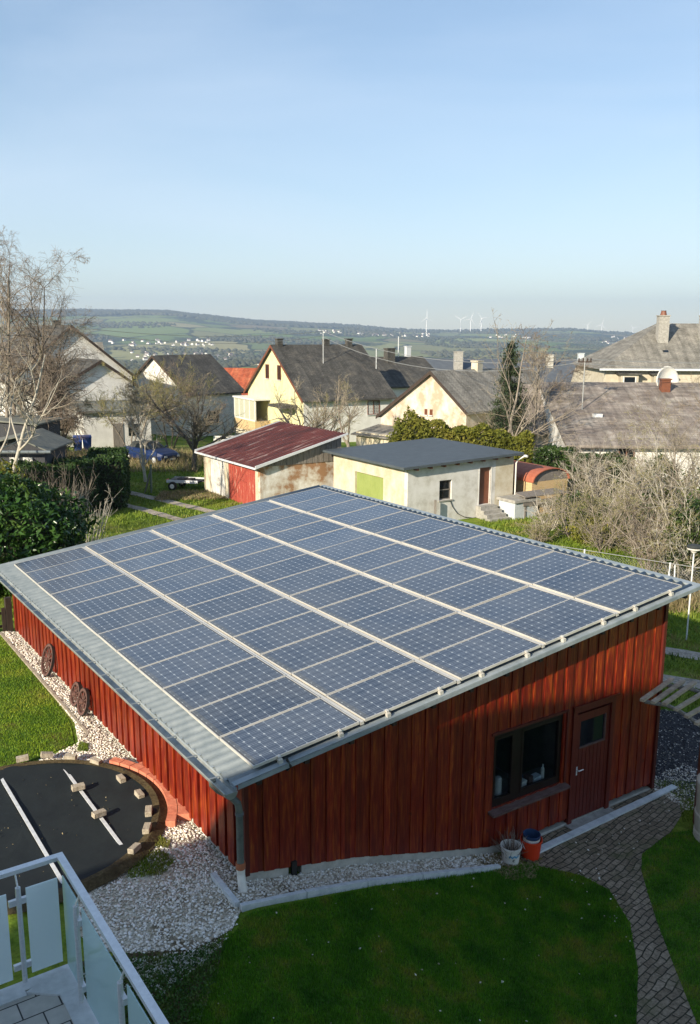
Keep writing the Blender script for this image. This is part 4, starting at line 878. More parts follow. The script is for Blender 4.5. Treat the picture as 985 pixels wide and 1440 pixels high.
# ---- white garage with lime door
gN=(2.8,38.4); gp=R(31.5); ga=frame_('flat_roof_garage','whitewashed garage with dark flat roof and lime green door','garage',gN,gp)
GL,GW,gz=6.1,6.3,2.62
mb=MB(); 
def quadbox(mb,x0,x1,y0,y1,z0,fz): mb.hexa([(x0,y0,z0),(x1,y0,z0),(x1,y1,z0),(x0,y1,z0),(x0,y0,fz(x0,y0)),(x1,y0,fz(x1,y0)),(x1,y1,fz(x1,y1)),(x0,y1,fz(x0,y1))])
fz=lambda x,y:gz+.035*x-.0*y
# right-hand wall (y=0) split for door recess and window
def wallx(mb,x0,x1,z0,z1,y0=0,y1=.25):
    mb.hexa([(x0,y0,z0),(x1,y0,z0),(x1,y1,z0),(x0,y1,z0),(x0,y0,z1 if z1 else fz(x0,0)),(x1,y0,z1 if z1 else fz(x1,0)),(x1,y1,z1 if z1 else fz(x1,0)),(x0,y1,z1 if z1 else fz(x0,0))])
wx0,wx1,wz0,wz1=1.75,2.45,1.05,1.95; dx0,dx1,dzt=4.05,4.75,2.35
mb=MB(); wallx(mb,0,wx0,-.4,None); wallx(mb,wx0,wx1,-.4,wz0); wallx(mb,wx0,wx1,wz1,None); wallx(mb,wx1,dx0,-.4,None); wallx(mb,dx0,dx1,-.4,.62); wallx(mb,dx0,dx1,dzt,None); wallx(mb,dx1,5.0,-.4,None)
mb.build('side_wall',m_whited,ga)
mb=MB(); wallx(mb,5.003,GL,-.4,None); quadbox(mb,GL-.25,GL,.253,GW,-.4,fz); quadbox(mb,.25,GL-.25,GW-.25,GW,-.4,fz); mb.build('block_wall',m_cream,ga)
gy0,gy1,gzt=1.9,4.3,1.95
mb=MB()
for (a,b,z0,z1) in ((.253,gy0,-.4,None),(gy0,gy1,gzt,None),(gy1,GW,-.4,None)):
    zt_=z1 or gz; mb.box(0,.25,a,b,z0,gz)
mb.build('front_wall',m_cream,ga)
mb=MB(); n=16
for k in range(n):
    y=gy0+(gy1-gy0)*k/n; mb.box(.10,.16+(.0 if k%2 else .02),y+.006,y+(gy1-gy0)/n,-.3,gzt)
mb.build('garage_door',m_lime,ga)
mb=MB().box(.16,.2,gy0,gy1,-.3,gzt); 
mb=MB(); mb.hexa([(-.45,-.35,gz+.01),(GL+.3,-.35,gz+.01+.035*GL),(GL+.3,GW+.3,gz+.01+.035*GL),(-.45,GW+.3,gz+.01),(-.45,-.35,gz+.12),(GL+.3,-.35,gz+.12+.035*GL),(GL+.3,GW+.3,gz+.12+.035*GL),(-.45,GW+.3,gz+.12)]); gr=mb.build('roof',m_felt,ga)
for k in range(8): 
    x=.3+k*.75; MB().box(x,x+.09,-.28,.0-.003,gz-.09+.035*x,gz+.0+.035*x).build('rafter_end',m_brown,ga)
mb=MB(); mb.tube([(GL+.36,-.5,gz+.16),(GL+.36,GW,gz+.16)],.06,8); mb.tube([(GL+.3,-.35,gz+.14),(GL+.15,-.1,gz-.05),(GL+.10,-.06,gz-.2),(GL+.10,-.06,0)],.035,8); mb.build('gutter',m_pvc,ga)
MB().box(dx0,dx1,.14,.19,.62,dzt).build('door',m_brown,ga)
mb=MB(); mb.box(dx0-.05,dx0,-.01,.1,.6,dzt+.05); mb.box(dx1,dx1+.05,-.01,.1,.6,dzt+.05); mb.build('door_reveal',m_white,ga)
mb=MB(); e=.05
for q in ((wx0,wx1,wz0,wz0+e),(wx0,wx1,wz1-e,wz1),(wx0,wx0+e,wz0,wz1),(wx1-e,wx1,wz0,wz1),(wx0+e,wx1-e,(wz0+wz1)/2-.02,(wz0+wz1)/2+.02)): mb.box(q[0],q[1],.10,.15,q[2]+.001,q[3]-.001)
wo=mb.build('window',m_greywood,ga); MB().box(wx0+e,wx1-e,.12,.13,wz0+e,wz1-e).build('pane',m_glass,wo); MB().box(wx0-.05,wx1+.05,-.05,.12,wz0-.06,wz0-.003).build('sill',m_concd,wo)
mb=MB(); P_=[(2.35,-.03,1.0),(2.5,-.03,.7),(2.8,-.03,.35),(3.2,-.03,.15),(3.7,-.03,.05),(4.0,-.03,.05)]; mb.tube(P_,.015,5); mb.build('hanging_cable',m_black,ga)
st=thing('concrete_steps','four worn concrete steps leading down from the brown garage door','steps',ga.matrix_world@Vector((0,0,0)),gp)
st.location=(gN[0]+dx0*math.cos(gp),gN[1]+dx0*math.sin(gp),0)
for k in range(4): MB().box(-.15-.04*k,.85+.03*k,-.35-.27*k,(-.01 if k==0 else -.35-.27*(k-1)-.003),-.3,.60-.15*k).build('step',m_concd,st)
wx=Vector((math.cos(gp),math.sin(gp),0)); wy=Vector((-math.sin(gp),math.cos(gp),0)); G0=Vector((gN[0],gN[1],0))
bx=thing('insulated_box','pale grey metal box with a flat stone slab lid beside the steps','box',G0+wx*5.15-wy*1.25,gp)
MB().box(0,1.35,0,1.1,-.1,.80).build('box_body',m_graybox,bx); MB().box(-.08,1.5,-.08,1.2,.803,.93).build('slab_lid',m_concd,bx)
po=MB().box(-.05,.05,-.05,.05,-.1,1.15).build('wooden_post',m_greywood); po.location=G0+wx*1.35-wy*.25; tag(po,'short grey wooden post standing before the whitewashed garage wall','post')
# ---- rusty red shed
sN=(-4.0,42.2); sp_=R(32.5); sh=frame_('red_shed','old plastered shed with rusty red sheet roof and peeling red doors','shed',sN,sp_)
SW,SLn=6.6,4.6; zl,zh=2.15,3.35
MB().hexa([(0,0,-.4),(SLn,0,-.4),(SLn,.2,-.4),(0,.2,-.4),(0,0,zl-.02),(SLn,0,zl-.02),(SLn,.2,zl-.02),(0,.2,zl-.02)]).build('plaster_wall',m_peel2,sh)
mb=MB()
k=0; x=0.0
while x<SLn-.01:
    x2=min(x+.16,SLn); d=.012*(k%2)
    mb.hexa([(x,-.03-d,zl-.05),(x2-.01,-.03-d,zl-.05),(x2-.01,.05,zl-.05),(x,.05,zl-.05),(x,-.03-d,zl+.0+(zh-zl)*x/SLn),(x2-.01,-.03-d,zl+(zh-zl)*x2/SLn),(x2-.01,.05,zl+(zh-zl)*x2/SLn),(x,.05,zl+(zh-zl)*x/SLn)]); x+=.16;k+=1
mb.build('gable_boards',m_greywood,sh)
MB().box(0,SLn,SW-.2,SW,-.4,zl).build('rear_wall',m_cream,sh); MB().box(SLn-.2,SLn,.2,SW-.2,-.4,zh-.1).build('high_wall',m_cream,sh)
mb=MB(); mb.box(0,.2,.203,.5,-.4,zl-.05); mb.box(0,.2,3.55,4.0,-.4,zl-.05); mb.box(0,.2,5.8,SW,-.4,zl-.05); mb.box(0,.2,.5,5.8,zl-.2,zl-.02); mb.build('door_piers',m_cream,sh)
def planks(name,y0,y1,mat,n):
    mb=MB()
    for k in range(n):
        a=y0+(y1-y0)*k/n; mb.box(.04,.09+.012*(k%2),a+.006,a+(y1-y0)/n-.002,-.1,zl-.2)
    return mb.build(name,mat,sh)
tag(planks('door',.5,3.55,m_redp,14),'red door with flaking paint'); tag(planks('door',4.0,5.8,m_whited,7),'pale grey weathered door')
V=[];F=[]; prof=[]; y=-.25
while y<SW+.3: prof+= [(y,0),(y+.12,0),(y+.15,.035),(y+.24,.035),(y+.27,0)]; y+=.27
for (yy,dz) in prof:
    for x in (-.35,SLn*.5,SLn+.2): V.append((x,yy,zl+.05+(zh-zl)*x/SLn+dz))
for i in range(len(prof)-1):
    for j in range(2): F.append((i*3+j,i*3+j+1,(i+1)*3+j+1,(i+1)*3+j))
so_=mk('roof',V,F,m_redmet,sh); q=so_.modifiers.new('s','SOLIDIFY'); q.thickness=.012
mb=MB()
for y in (-.3,SW+.25): mb.hexa([(-.38,y,zl-.09),(SLn+.22,y,zh+.06),(SLn+.22,y+.05,zh+.06),(-.38,y+.05,zl-.09),(-.38,y,zl+.06),(SLn+.22,y,zh+.15),(SLn+.22,y+.05,zh+.15),(-.38,y+.05,zl+.06)])
mb.box(-.40,-.34,-.28,SW+.3,zl-.12,zl-.03); mb.build('roof_trim',m_strap,sh)
tag(MB().box(0,.25,0,3.0,-.3,2.1).build('link_wall',m_peel2),'patched plaster wall between the red shed and the white garage','wall'); lw=bpy.data.objects['link_wall']; lw.location=Vector((sN[0],sN[1],0))+Vector((math.cos(sp_),math.sin(sp_),0))*(SLn+.02)+Vector((-math.sin(sp_),math.cos(sp_),0))*.3; lw.rotation_euler=(0,0,sp_-R(90))
# ---- yellow house
yN=(-3.6,79.8); yp=R(28)
wins=[('g',4.75,4.05,.8,1.35),('g',7.55,4.05,.8,1.35),('s',6.55,.95,1.3,1.3),('s',7.1,-1.6,1.0,1.4)]
Yh,Yr=house('yellow_house','tall house with pale yellow gable and dark slate roof',yN,yp,[(0,2.65),(6.5,7.1),(13.0,2.65)],9.2,-3.6,m_yel,m_slate,ov=.3,oe=.5,wins=wins,mrake=m_brown)
mb=MB().box(.01,9.19,-.02,-.002,-3.6,2.45); mb.build('side_plaster',m_white,Yh)
for (x,y,z0,z1) in ((.6,6.5,6.9,7.75),(5.6,6.6,6.9,7.7),(8.0,6.4,6.8,7.75)): chimney(Yr,x,y,z0,z1,.55)
MB().tube([(4.0,4.0,5.2),(4.0,4.0,8.6)],.03,6).build('roof_mast',m_strap,Yr)
mb=MB().tube([(9.3,3.2,4.2),(9.3,3.2,6.9)],.04,6); mb.build('aerial_mast',m_strap,Yr)
# bay with windows on the gable
mb=MB(); mb.box(-1.6,-.003,7.4,12.9,-3.6,-1.0); mb.build('bay_base',m_cream,Yh); 
MB().box(-1.63,-.003,7.35,12.95,-.997,.0).build('bay_parapet',m_wood,Yh)
mb=MB(); mb.box(-1.7,-.003,7.3,13.0,2.0,2.15)
for y in (7.4,8.75,10.1,11.45,12.75): mb.box(-1.6,-1.48,y,y+.14,.003,2.0)
mb.box(-1.62,-1.46,7.4,12.9,.003,.12); mb.build('bay_frame',m_white,Yh); 
for y in (7.54,8.89,10.24,11.59): MB().box(-1.56,-1.54,y,y+1.2,.12,1.98).build('bay_pane',M('bay glass',(.45,.46,.36),None,rough=.1) if y<7.6 else bpy.data.materials['bay glass'],Yh)
MB().box(-1.5,-.003,1.2,4.4,1.7,1.95).build('porch_roof',m_slate,Yh)
MB().box(8.0,8.9,-.08,-.021,-3.5,-1.35).build('door',m_brown,Yh)
# ---- dark roof house behind it
Dh,Dr=house('dark_roof_house','house with black slate roof behind the yellow house',(4.2,92),R(28),[(0,3.0),(5,5.7),(10,3.0)],7.4,-4,m_white,m_slate,wins=[('s',4,.6,1.2,1.2)],mrake=m_dark)
chimney(Dr,3.0,4.2,5.2,6.7,.9); chimney(Dr,5.9,5.2,5.2,6.9,.55,m_steel)
MB().tube([(4.6,5.0,5.6),(4.6,5.0,8.0)],.05,6).build('roof_mast',m_strap,Dr)
# ---- long blue-grey roofed hall
Bh,Br=house('grey_roof_hall','long low hall with blue grey sheet roof far behind the cream gable',(6.5,112),R(0),[(0,2.0),(8,4.9),(16,2.0)],26,-5,m_whited,m_bluer)
chimney(Br,8.2,4.5,3.5,6.0,1.1,m_concd); chimney(Br,20.2,5.5,3.8,5.6,.8,m_conc); chimney(Br,24.2,5.5,3.8,5.8,.7,m_graybox)
# ---- cream gable house
Ch,Cr=house('cream_gable_house','low house with peeling cream gable and weathered grey roof',(8.5,62),R(43),[(0,3.1),(3.2,5.6),(8.3,2.25)],11.5,-2,m_peel,m_slate2,ov=.25,oe=.3,mrake=m_dark)
for y in (3.1,3.6): window(Ch,'g',y,2.6,.24,.42)
mb=MB(); mb.box(-2.6,-.003,2.6,8.3,-2,1.2); mb.build('porch',m_cream,Ch); MB().hexa([(-2.9,2.3,.95),(-.003,2.3,1.45),(-.003,8.6,1.45),(-2.9,8.6,.95),(-2.9,2.3,1.05),(-.003,2.3,1.55),(-.003,8.6,1.55),(-2.9,8.6,1.05)]).build('porch_roof',m_slate2,Ch)
chimney(Cr,5.0,3.2,5.2,6.3,.6,m_cream)
# ---- corrugated roof house at right
Rh,Rr=house('brown_roof_house','long low house with streaked brown corrugated roof and white wall',(12.6,49.5),R(-2),[(0,2.35),(9,5.15),(15,2.6)],17,-1.5,m_white,m_slate3,wins=[('s',2.7,1.15,.9,1.0),('s',8,1.1,.8,.9)],ov=.3,oe=.5)
mb=MB().box(2.0,2.55,3.3,3.6,3.55,3.75); mb.build('roof_hatch',m_strap,Rr); chimney(Rr,7.4,7.6,4.4,5.55,.55,m_brown)
MB().tube([(1.6,4.5,3.5),(1.6,4.5,7.0)],.035,8).build('service_mast',m_wire,Rr)
mb=MB(); mb.box(1.2,2.0,4.47,4.53,6.7,6.78); 
for x in (1.25,1.5,1.75,1.95): mb.tube([(x,4.5,6.78),(x,4.5,6.95)],.04,6)
mb.build('insulator_bar',m_dark,Rr)
Mh,Mr=house('mossy_barn','old barn with mossy brown roof between hedge and long brown roof',(11.6,56),R(-8),[(0,2.4),(4,4.9),(8,2.4)],5.4,-1.5,m_cream,m_slate3)
# satellite dish
ds=thing('satellite_dish','large white satellite dish above the brown corrugated roof','satellite dish',PY(940,548,58),0)
mb=MB(); V=[];F=[]
for i in range(7):
    r=.95*i/6
    for k in range(24):
        a=2*math.pi*k/24; V.append((r*math.cos(a),-.35*(r*r)+.3,r*math.sin(a)*1.0+.55))
for i in range(6):
    for k in range(24): F.append((i*24+k,i*24+(k+1)%24,(i+1)*24+(k+1)%24,(i+1)*24+k))
dsh=mk('dish',V,[f[::-1] for f in F],m_pvc,ds,smooth=True); dsh.rotation_euler=(R(-8),0,R(25)); q=dsh.modifiers.new('s','SOLIDIFY'); q.thickness=.03
MB().tube([(0,.05,-.6),(0,.05,.5)],.04,8).build('mast',m_dark,ds); MB().tube([(0,-.1,0),(0,-.55,.5)],.02,6).build('feed_arm',m_dark,ds)
# ---- mansard house
mh=frame_('mansard_house','large old house with beige mansard wall, hipped grey roof and stone chimneys','house',(22.6,78),R(-3)); Lm,Wm=26,13
mb=MB(); mb.hexa([(-.8,-.6,2.0),(Lm,-.6,2.0),(Lm,Wm,2.0),(-.8,Wm,2.0),(.1,.1,5.3),(Lm,.1,5.3),(Lm,Wm,5.3),(.1,Wm,5.3)]); mb.box(-.3,Lm,0,Wm,-6,1.997); mb.build('mansard_wall',m_beige,mh)
mb=MB(); z0,z1=5.35,9.3; mb.v+= [(-.5,-.5,z0),(Lm,-.5,z0),(Lm,Wm+.5,z0),(-.5,Wm+.5,z0),(6.0,6.0,z1),(Lm,6.0,z1),(Lm,7.0,z1),(6.0,7.0,z1)]
for f_ in ((0,1,5,4),(3,0,4,7),(2,3,7,6),(4,5,6,7),(1,2,6,5),(3,2,1,0)): mb.f.append(f_); mb.m.append(0)
mr=mb.build('roof',m_slate2,mh)
MB().box(-.65,Lm,-.66,-.50,5.28,5.45).build('cornice',m_strap,mh)
chimney(mr,5.6,3.6,6.6,9.9,.9,m_concd); MB().lathe([(.3,0),(.22,.35),(.25,.4)],(5.6,3.6,9.98),12).build('chimney_pot',m_brown,mr); chimney(mr,9.4,3.8,6.8,9.9,.9,m_concd); 
for x in (5.3,): MB().hexa([(x,1.9,6.65),(x+.5,1.9,6.65),(x+.5,2.5,7.0),(x,2.5,7.0),(x,1.85,6.8),(x+.5,1.85,6.8),(x+.5,2.5,7.15),(x,2.5,7.15)]).build('skylight',m_glass,mr)
for x in (1.1,3.9,9.5): 
    d=MB().box(x,x+1.5,-.9,.0,3.6,4.95); d=d.build('dormer',m_beige,mh); MB().box(x-.25,x+1.75,-1.1,.1,4.95,5.08).build('dormer_roof',m_slate,d); MB().box(x+.3,x+1.2,-.93,-.905,3.8,4.75).build('pane',m_glass,d)
    mb=MB(); mb.box(x+.2,x+.29,-.95,-.903,3.75,4.8); mb.box(x+1.21,x+1.3,-.95,-.903,3.75,4.8); mb.build('window_frame',m_white,d)
# ---- left houses
Wh,Wr=house('white_gable_house','white house with sunlit steep gable and dark roof left of the orange roof',(-15.8,91.5),R(50),[(0,2.2),(5.25,5.85),(10.5,2.2)],7.4,-6,m_white,m_slate,wins=[('g',3.4,.2,1.1,1.3),('g',6.1,.2,1.1,1.3),('s',2.6,-1,1.4,1.3)],mrake=m_dark)
Oh,Or=house('orange_roof_house','house with bright orange tile roof behind the white gable',(-18.2,112),R(-6),[(0,.9),(5.8,3.7),(11.6,.9)],9.6,-7,m_white,m_orng,wins=[('s',3,-2,1,1)])
chimney(Or,7,5.2,3.2,4.3,.6,m_white)
Lh,Lr=house('big_gable_house','big pale house with long steep gable at the left edge',(-18.8,80),R(123.6),[(0,4.6),(5.2,8.8),(10.4,4.6)],13,-3,m_white,m_slate,wins=[('g',5,3,1,1.2),('g',3,1,1,1.2)],mrake=m_dark)
chimney(Lr,4,5.2,8.3,9.3,.6)
Sh,Sr=house('small_gable_house','smaller white gable annex in front of the big pale house',(-17.0,72.5),R(123.6),[(0,4.3),(2.6,6.1),(7.0,3.6)],6,-2,m_white,m_slate,wins=[('g',2,2.2,.8,.9)],mrake=m_dark)
Uh=frame_('low_outbuilding','low white outbuilding with mossy orange roof behind the blue bins','outbuilding',(-19.4,66.5),R(31))
MB().box(0,5.2,0,2.6,-.6,2.45).build('wall',m_white,Uh); MB().hexa([(-.3,-.3,2.46),(5.4,-.3,2.46),(5.4,2.9,3.0),(-.3,2.9,3.0),(-.3,-.3,2.6),(5.4,-.3,2.6),(5.4,2.9,3.15),(-.3,2.9,3.15)]).build('roof',m_mossr,Uh); MB().box(2.2,3.0,-.04,-.003,-.4,1.6).build('door',m_greywood,Uh); MB().box(3.4,4.2,-.04,-.003,.6,1.5).build('pane',m_glass,Uh)
gw=MB().box(0,5.5,0,.25,-.5,.75).build('garden_wall',m_white); gw.location=at(300,74); gw.rotation_euler=(0,0,R(5)); tag(gw,'low white garden wall below the orange roofed house','wall')
# second dark roof at extreme left
Xh,Xr=house('grey_roof_house','grey roofed house behind the birches at the left edge',(-32,86),R(20),[(0,3.5),(5,7.2),(10,3.5)],9,-3,m_whited,m_slate2)
# ---- dark hut
hu,hr=house('garden_hut','black boarded garden hut with mossy felt roof at the left edge',(-13.5,40),R(90),[(0,3.25),(1.15,3.75),(3.4,3.25)],3.0,.0,m_blkhut,m_mossr,cat='garden hut',ov=.35,oe=.3,th=.07)
for (u,w_) in ((.55,.42),(1.15,.42)): window(hu,'g',u,2.1,w_,.75,mf=m_white,mg=M('pale curtain',(.42,.42,.40),None,rough=.3) if u<.6 else bpy.data.materials['pale curtain'])
MB().tube([(-.42,-.42,3.15),(-.42,3.8,3.15)],.07,10).build('gutter',m_zinc,hu)
h2,h2r=house('dark_shed','black flat roofed shed standing behind the garden hut',(-15.2,44),R(85),[(0,3.9),(2,4.05),(4,3.9)],3,0,m_blkhut,m_mossr,cat='shed',ov=.2,oe=.2,th=.08)
# ---- blue bins
for i,(px,lab) in enumerate(((110,'left one of the two blue wheeled bins by the white outbuilding'),(123,'right one of the two blue wheeled bins by the white outbuilding'))):
    p=at(px,64.5); b=thing('wheeled_bin',lab,'bin',p,.3,'blue wheeled bins')
    MB().hexa([(-.26,-.3,.08),(.26,-.3,.08),(.26,.26,.08),(-.26,.26,.08),(-.32,-.38,1.0),(.32,-.38,1.0),(.32,.34,1.0),(-.32,.34,1.0)]).build('bin_body',m_binb,b)
    mb=MB(); mb.hexa([(-.34,-.42,1.003),(.34,-.42,1.003),(.34,.36,1.003),(-.34,.36,1.003),(-.31,-.36,1.10),(.31,-.36,1.10),(.31,.34,1.14),(-.31,.34,1.14)]); mb.build('lid',m_binb,b)
    for x in (-.3,.26): MB().lathe([(0,0),(.1,0),(.1,.05),(0,.05)],(0,0,0),12).build('wheel',m_black,b).matrix_local=Matrix.Translation((x,.3,.1))@Matrix.Rotation(R(90),4,'Y')
# ---- arched hut and wood store
ah=thing('arched_hut','small hut with rust red arched sheet roof behind the garage','hut',(9.0,42.0,0),R(32)); AW=2.35
MB().box(0,AW,0,3.4,-.3,1.45).build('wall',m_wood,ah)
prof=[(AW/2-AW/2*1.06*math.cos(math.pi*i/14),1.44+.62*math.sin(math.pi*i/14)) for i in range(15)]
prof2=[(AW/2+(x-AW/2)*.95,1.44+(z-1.44)*.93) for x,z in prof]
mb=MB()
for i in range(14):
    a,b,c,d=prof[i],prof[i+1],prof2[i+1],prof2[i]; mb.hexa([(d[0],-.12,d[1]),(a[0],-.12,a[1]),(a[0],3.5,a[1]),(d[0],3.5,d[1]),(c[0],-.12,c[1]),(b[0],-.12,b[1]),(b[0],3.5,b[1]),(c[0],3.5,c[1])])
mb.build('arched_roof',m_rustr,ah)
MB().prism([(x,z+.003) for x,z in prof2],lambda a,p,q:(p,a,q),.0,.05).build('arch_panel',m_greywood,ah)
ws=thing('wood_store','log store under a weathered board roof beside the arched hut','wood store',(8.35,40.3,0),R(31))
for x in (0,2.3): MB().box(x,x+.1,0,.1,-.1,1.05).build('post',m_greywood,ws)
MB().hexa([(-.1,-.1,1.02),(2.5,-.1,1.02),(2.5,.6,1.12),(-.1,.6,1.12),(-.1,-.1,1.07),(2.5,-.1,1.07),(2.5,.6,1.17),(-.1,.6,1.17)]).build('roof',m_greywood,ws)
MB().box(-.1,2.5,-.02,.03,.62,.85).build('rail',m_greywood,ws)
def logs(x0,x1,z0,z1,y,par,r=.085):
    mb=MB(); z=z0+r; k=0
    while z<z1:
        x=x0+r+(r if k%2 else 0)
        while x<x1: mb.tube([(x,y,z),(x,y+.45,z)],r*rng.uniform(.75,1),7); x+=2*r
        z+=1.75*r;k+=1
    return mb.build('firewood',m_wood,par)
o=logs(.15,2.25,0,.6,.15,None); o.location=ws.location; o.rotation_euler=ws.rotation_euler; tag(o,'stacked split firewood inside the log store','firewood',kind='stuff')
# ---- car
def car(p,rz_):
    c=thing('parked_car','dark blue soft-top car parked on the meadow behind the bare trees','car',p,rz_)
    # x forward, length 4.2, width 1.68
    st_=[(-2.08,.50,.86,.62),(-1.95,.36,.94,.76),(-1.2,.30,.98,.82),(-.3,.28,.97,.84),(.75,.28,.94,.84),(1.55,.30,.84,.80),(1.98,.34,.72,.70),(2.10,.42,.62,.60)]
    V=[];F=[]
    for (x,zb,zt,w_) in st_:
        V+=[(x,-w_,zb),(x,-w_-.02,(zb+zt)/2),(x,-w_+.05,zt-.03),(x,-w_*.75,zt+.02),(x,w_*.75,zt+.02),(x,w_-.05,zt-.03),(x,w_+.02,(zb+zt)/2),(x,w_,zb)]
    for i in range(len(st_)-1):
        for k in range(8): j=(k+1)%8; F.append((i*8+k,(i+1)*8+k,(i+1)*8+j,i*8+j))
    F.append(tuple(range(8))); F.append(tuple((len(st_)-1)*8+k for k in reversed(range(8))))
    b=mk('body',V,F,m_bluep,c); q=b.modifiers.new('b','BEVEL'); q.width=.03
    MB().hexa([(-1.45,-.66,.93),(.75,-.68,.93),(.75,.68,.93),(-1.45,.66,.93),(-1.15,-.50,1.33),(.10,-.52,1.36),(.10,.52,1.36),(-1.15,.50,1.33)]).build('soft_top',m_soft,c)
    mb=MB(); mb.hexa([(.78,-.62,.96),(.80,-.62,.96),(.80,.62,.96),(.78,.62,.96),(.14,-.48,1.33),(.17,-.48,1.33),(.17,.48,1.33),(.14,.48,1.33)]); mb.build('windscreen',m_glass,c)
    for s in (-1,1):
        MB().hexa([(-.75,s*.665,.98),(.5,s*.675,.98),(.5,s*.69,.98),(-.75,s*.68,.98),(-.65,s*.555,1.27),(.05,s*.56,1.28),(.05,s*.575,1.28),(-.65,s*.57,1.27)]).build('side_window',m_glass,c)
        MB().box(2.02,2.12,s*.52-.1,s*.52+.1,.50,.62).build('headlight',m_pvc,c)
        MB().box(.5,.62,s*.86-.06,s*.86+.06,.95,1.06).build('mirror',m_bluep,c)
        for x in (-1.3,1.3):
            w_=MB().lathe([(.0,-.1),(.20,-.1),(.30,-.08),(.31,0),(.30,.09),(.2,.1),(0,.1)],n=20).build('wheel',m_black,c,smooth=True); w_.matrix_local=Matrix.Translation((x,s*.74,.31))@Matrix.Rotation(R(90),4,'X')
            r_=MB().lathe([(0,-.0),(.19,-.0),(.19,.02),(0,.03)],n=16).build('rim',m_steel,w_); r_.location=(0,0,-.115 if s>0 else .10)
    MB().box(2.08,2.14,-.66,.66,.30,.46).build('bumper',m_black,c); MB().box(2.145,2.155,-.24,.24,.34,.44).build('number_plate',m_pvc,c)
car(at(207,57.0)+Vector((.0,1.2,0)),R(-38))
# ---- small trailer
tr=thing('small_trailer','small flat car trailer with white mudguard on the grass beside the shed','trailer',at(262,48.6),R(-12))
MB().box(-.9,.9,-.55,.55,.42,.50).build('bed',m_black,tr); mb=MB(); mb.box(-.9,.9,-.6,-.56,.42,.58); mb.box(-.9,.9,.56,.6,.42,.58); mb.build('side_rail',m_strap,tr)
for s in (-1,1):
    w_=MB().lathe([(0,-.08),(.24,-.08),(.25,0),(.24,.08),(0,.08)],n=16).build('wheel',m_black,tr); w_.matrix_local=Matrix.Translation((-.5,s*.7,.25))@Matrix.Rotation(R(90),4,'X'); r_=MB().lathe([(0,0),(.13,0),(.12,.02),(0,.02)],n=12).build('rim',m_pvc,w_); r_.location=(0,0,.085)
MB().tube([(.9,0,.46),(1.9,0,.42)],.04,8).build('drawbar',m_black,tr); MB().box(-.95,-.91,-.5,-.2,.45,.58).build('tail_lamp',m_redpl,tr)
for k,(x,zz) in enumerate(((-.7,.62),(-.3,.60),(.1,.58))): MB().box(x,x+.3,-.4,.4,.503,zz).build('load',m_dark if k else m_greywood,tr)
# fence stakes near the hedge
fs=thing('fence_post','two green weathered fence posts leaning together beside the hedge','fence post',at(213,47.5)); MB().tube([(0,0,-.1),(.03,0,1.55)],.06,8).build('upright',M('greenish post',(.10,.14,.10),(.16,.19,.14),5,.9),fs); MB().tube([(-.4,.1,-.1),(0,0,1.2)],.045,8).build('brace',m_greywood,fs)
pp=MB().tube([(0,0,-.1),(0,0,2.4)],.09,8).build('teal_post',M('teal post',(.12,.25,.24),(.2,.3,.28),5,.8)); pp.location=at(90,46); tag(pp,'teal painted post right of the garden hut','post')
# ---- wire fence right of barn
wf=thing('wire_fence','wire mesh fence on thin metal posts along the thicket','fence',(0,0,0))
fp=[(6.0,31.6),(8.3,29.8),(10.6,28.0),(13.0,26.2),(15.4,24.4)]
for i,(x,y) in enumerate(fp):
    z=float(hterr(x,y)); MB().tube([(x,y,z-.1),(x,y,z+1.15)],.03,8).build('post',m_strap,wf)
    if i in (2,): MB().tube([(x+.16,y-.1,z-.1),(x+.12,y-.1,z+1.1)],.025,8).build('post',m_strap,wf)
    if i>0 and i<4: MB().tube([(x-.6,y-1.2,z-.1),(x,y,z+1.0)],.02,6).build('brace',m_strap,wf)
mb=MB(); mb.tube([(x,y,float(hterr(x,y))+1.12) for x,y in fp],.013,6); mb.build('top_rail',m_wire,wf)
mb=[]
for i in range(len(fp)-1):
    a=np.array(fp[i]);b=np.array(fp[i+1]); L=np.linalg.norm(b-a); nn=int(L/.10)
    for k in range(-8,nn):
        for sgn in (1,-1):
            u0,u1=k/nn,(k+10)/nn
            z0,z1=(0.05,1.05) if sgn>0 else (1.05,.05)
            zz0,zz1=z0,z1
            if u0<0: zz0=z0+(z1-z0)*(-u0)/(u1-u0); u0=0
            if u1>1: zz1=z0+(z1-z0)*(1-k/nn)/((k+10)/nn-k/nn); u1=1
            if u1<=u0: continue
            p0=a+(b-a)*u0;p1=a+(b-a)*u1; mb.append((*p0,zz0,*p1,zz1,.003,.003))
segs_mesh('mesh',mb,3,m_wire,wf)
# ---- garden lamp
lp=thing('garden_lamp','garden lamp with a white and black mushroom head on a thin pole','lamp',at(966,23.8,0))
MB().tube([(0,0,-.1),(0,0,2.55)],.022,8).build('pole',m_strap,lp); MB().lathe([(0,2.50),(.06,2.52),(.10,2.58),(.19,2.62),(.20,2.66)],n=20).build('lamp_glass',m_pvc,lp); MB().lathe([(.20,2.66),(.21,2.70),(.16,2.74),(0,2.76)],n=20).build('lamp_cap',m_soft,lp)
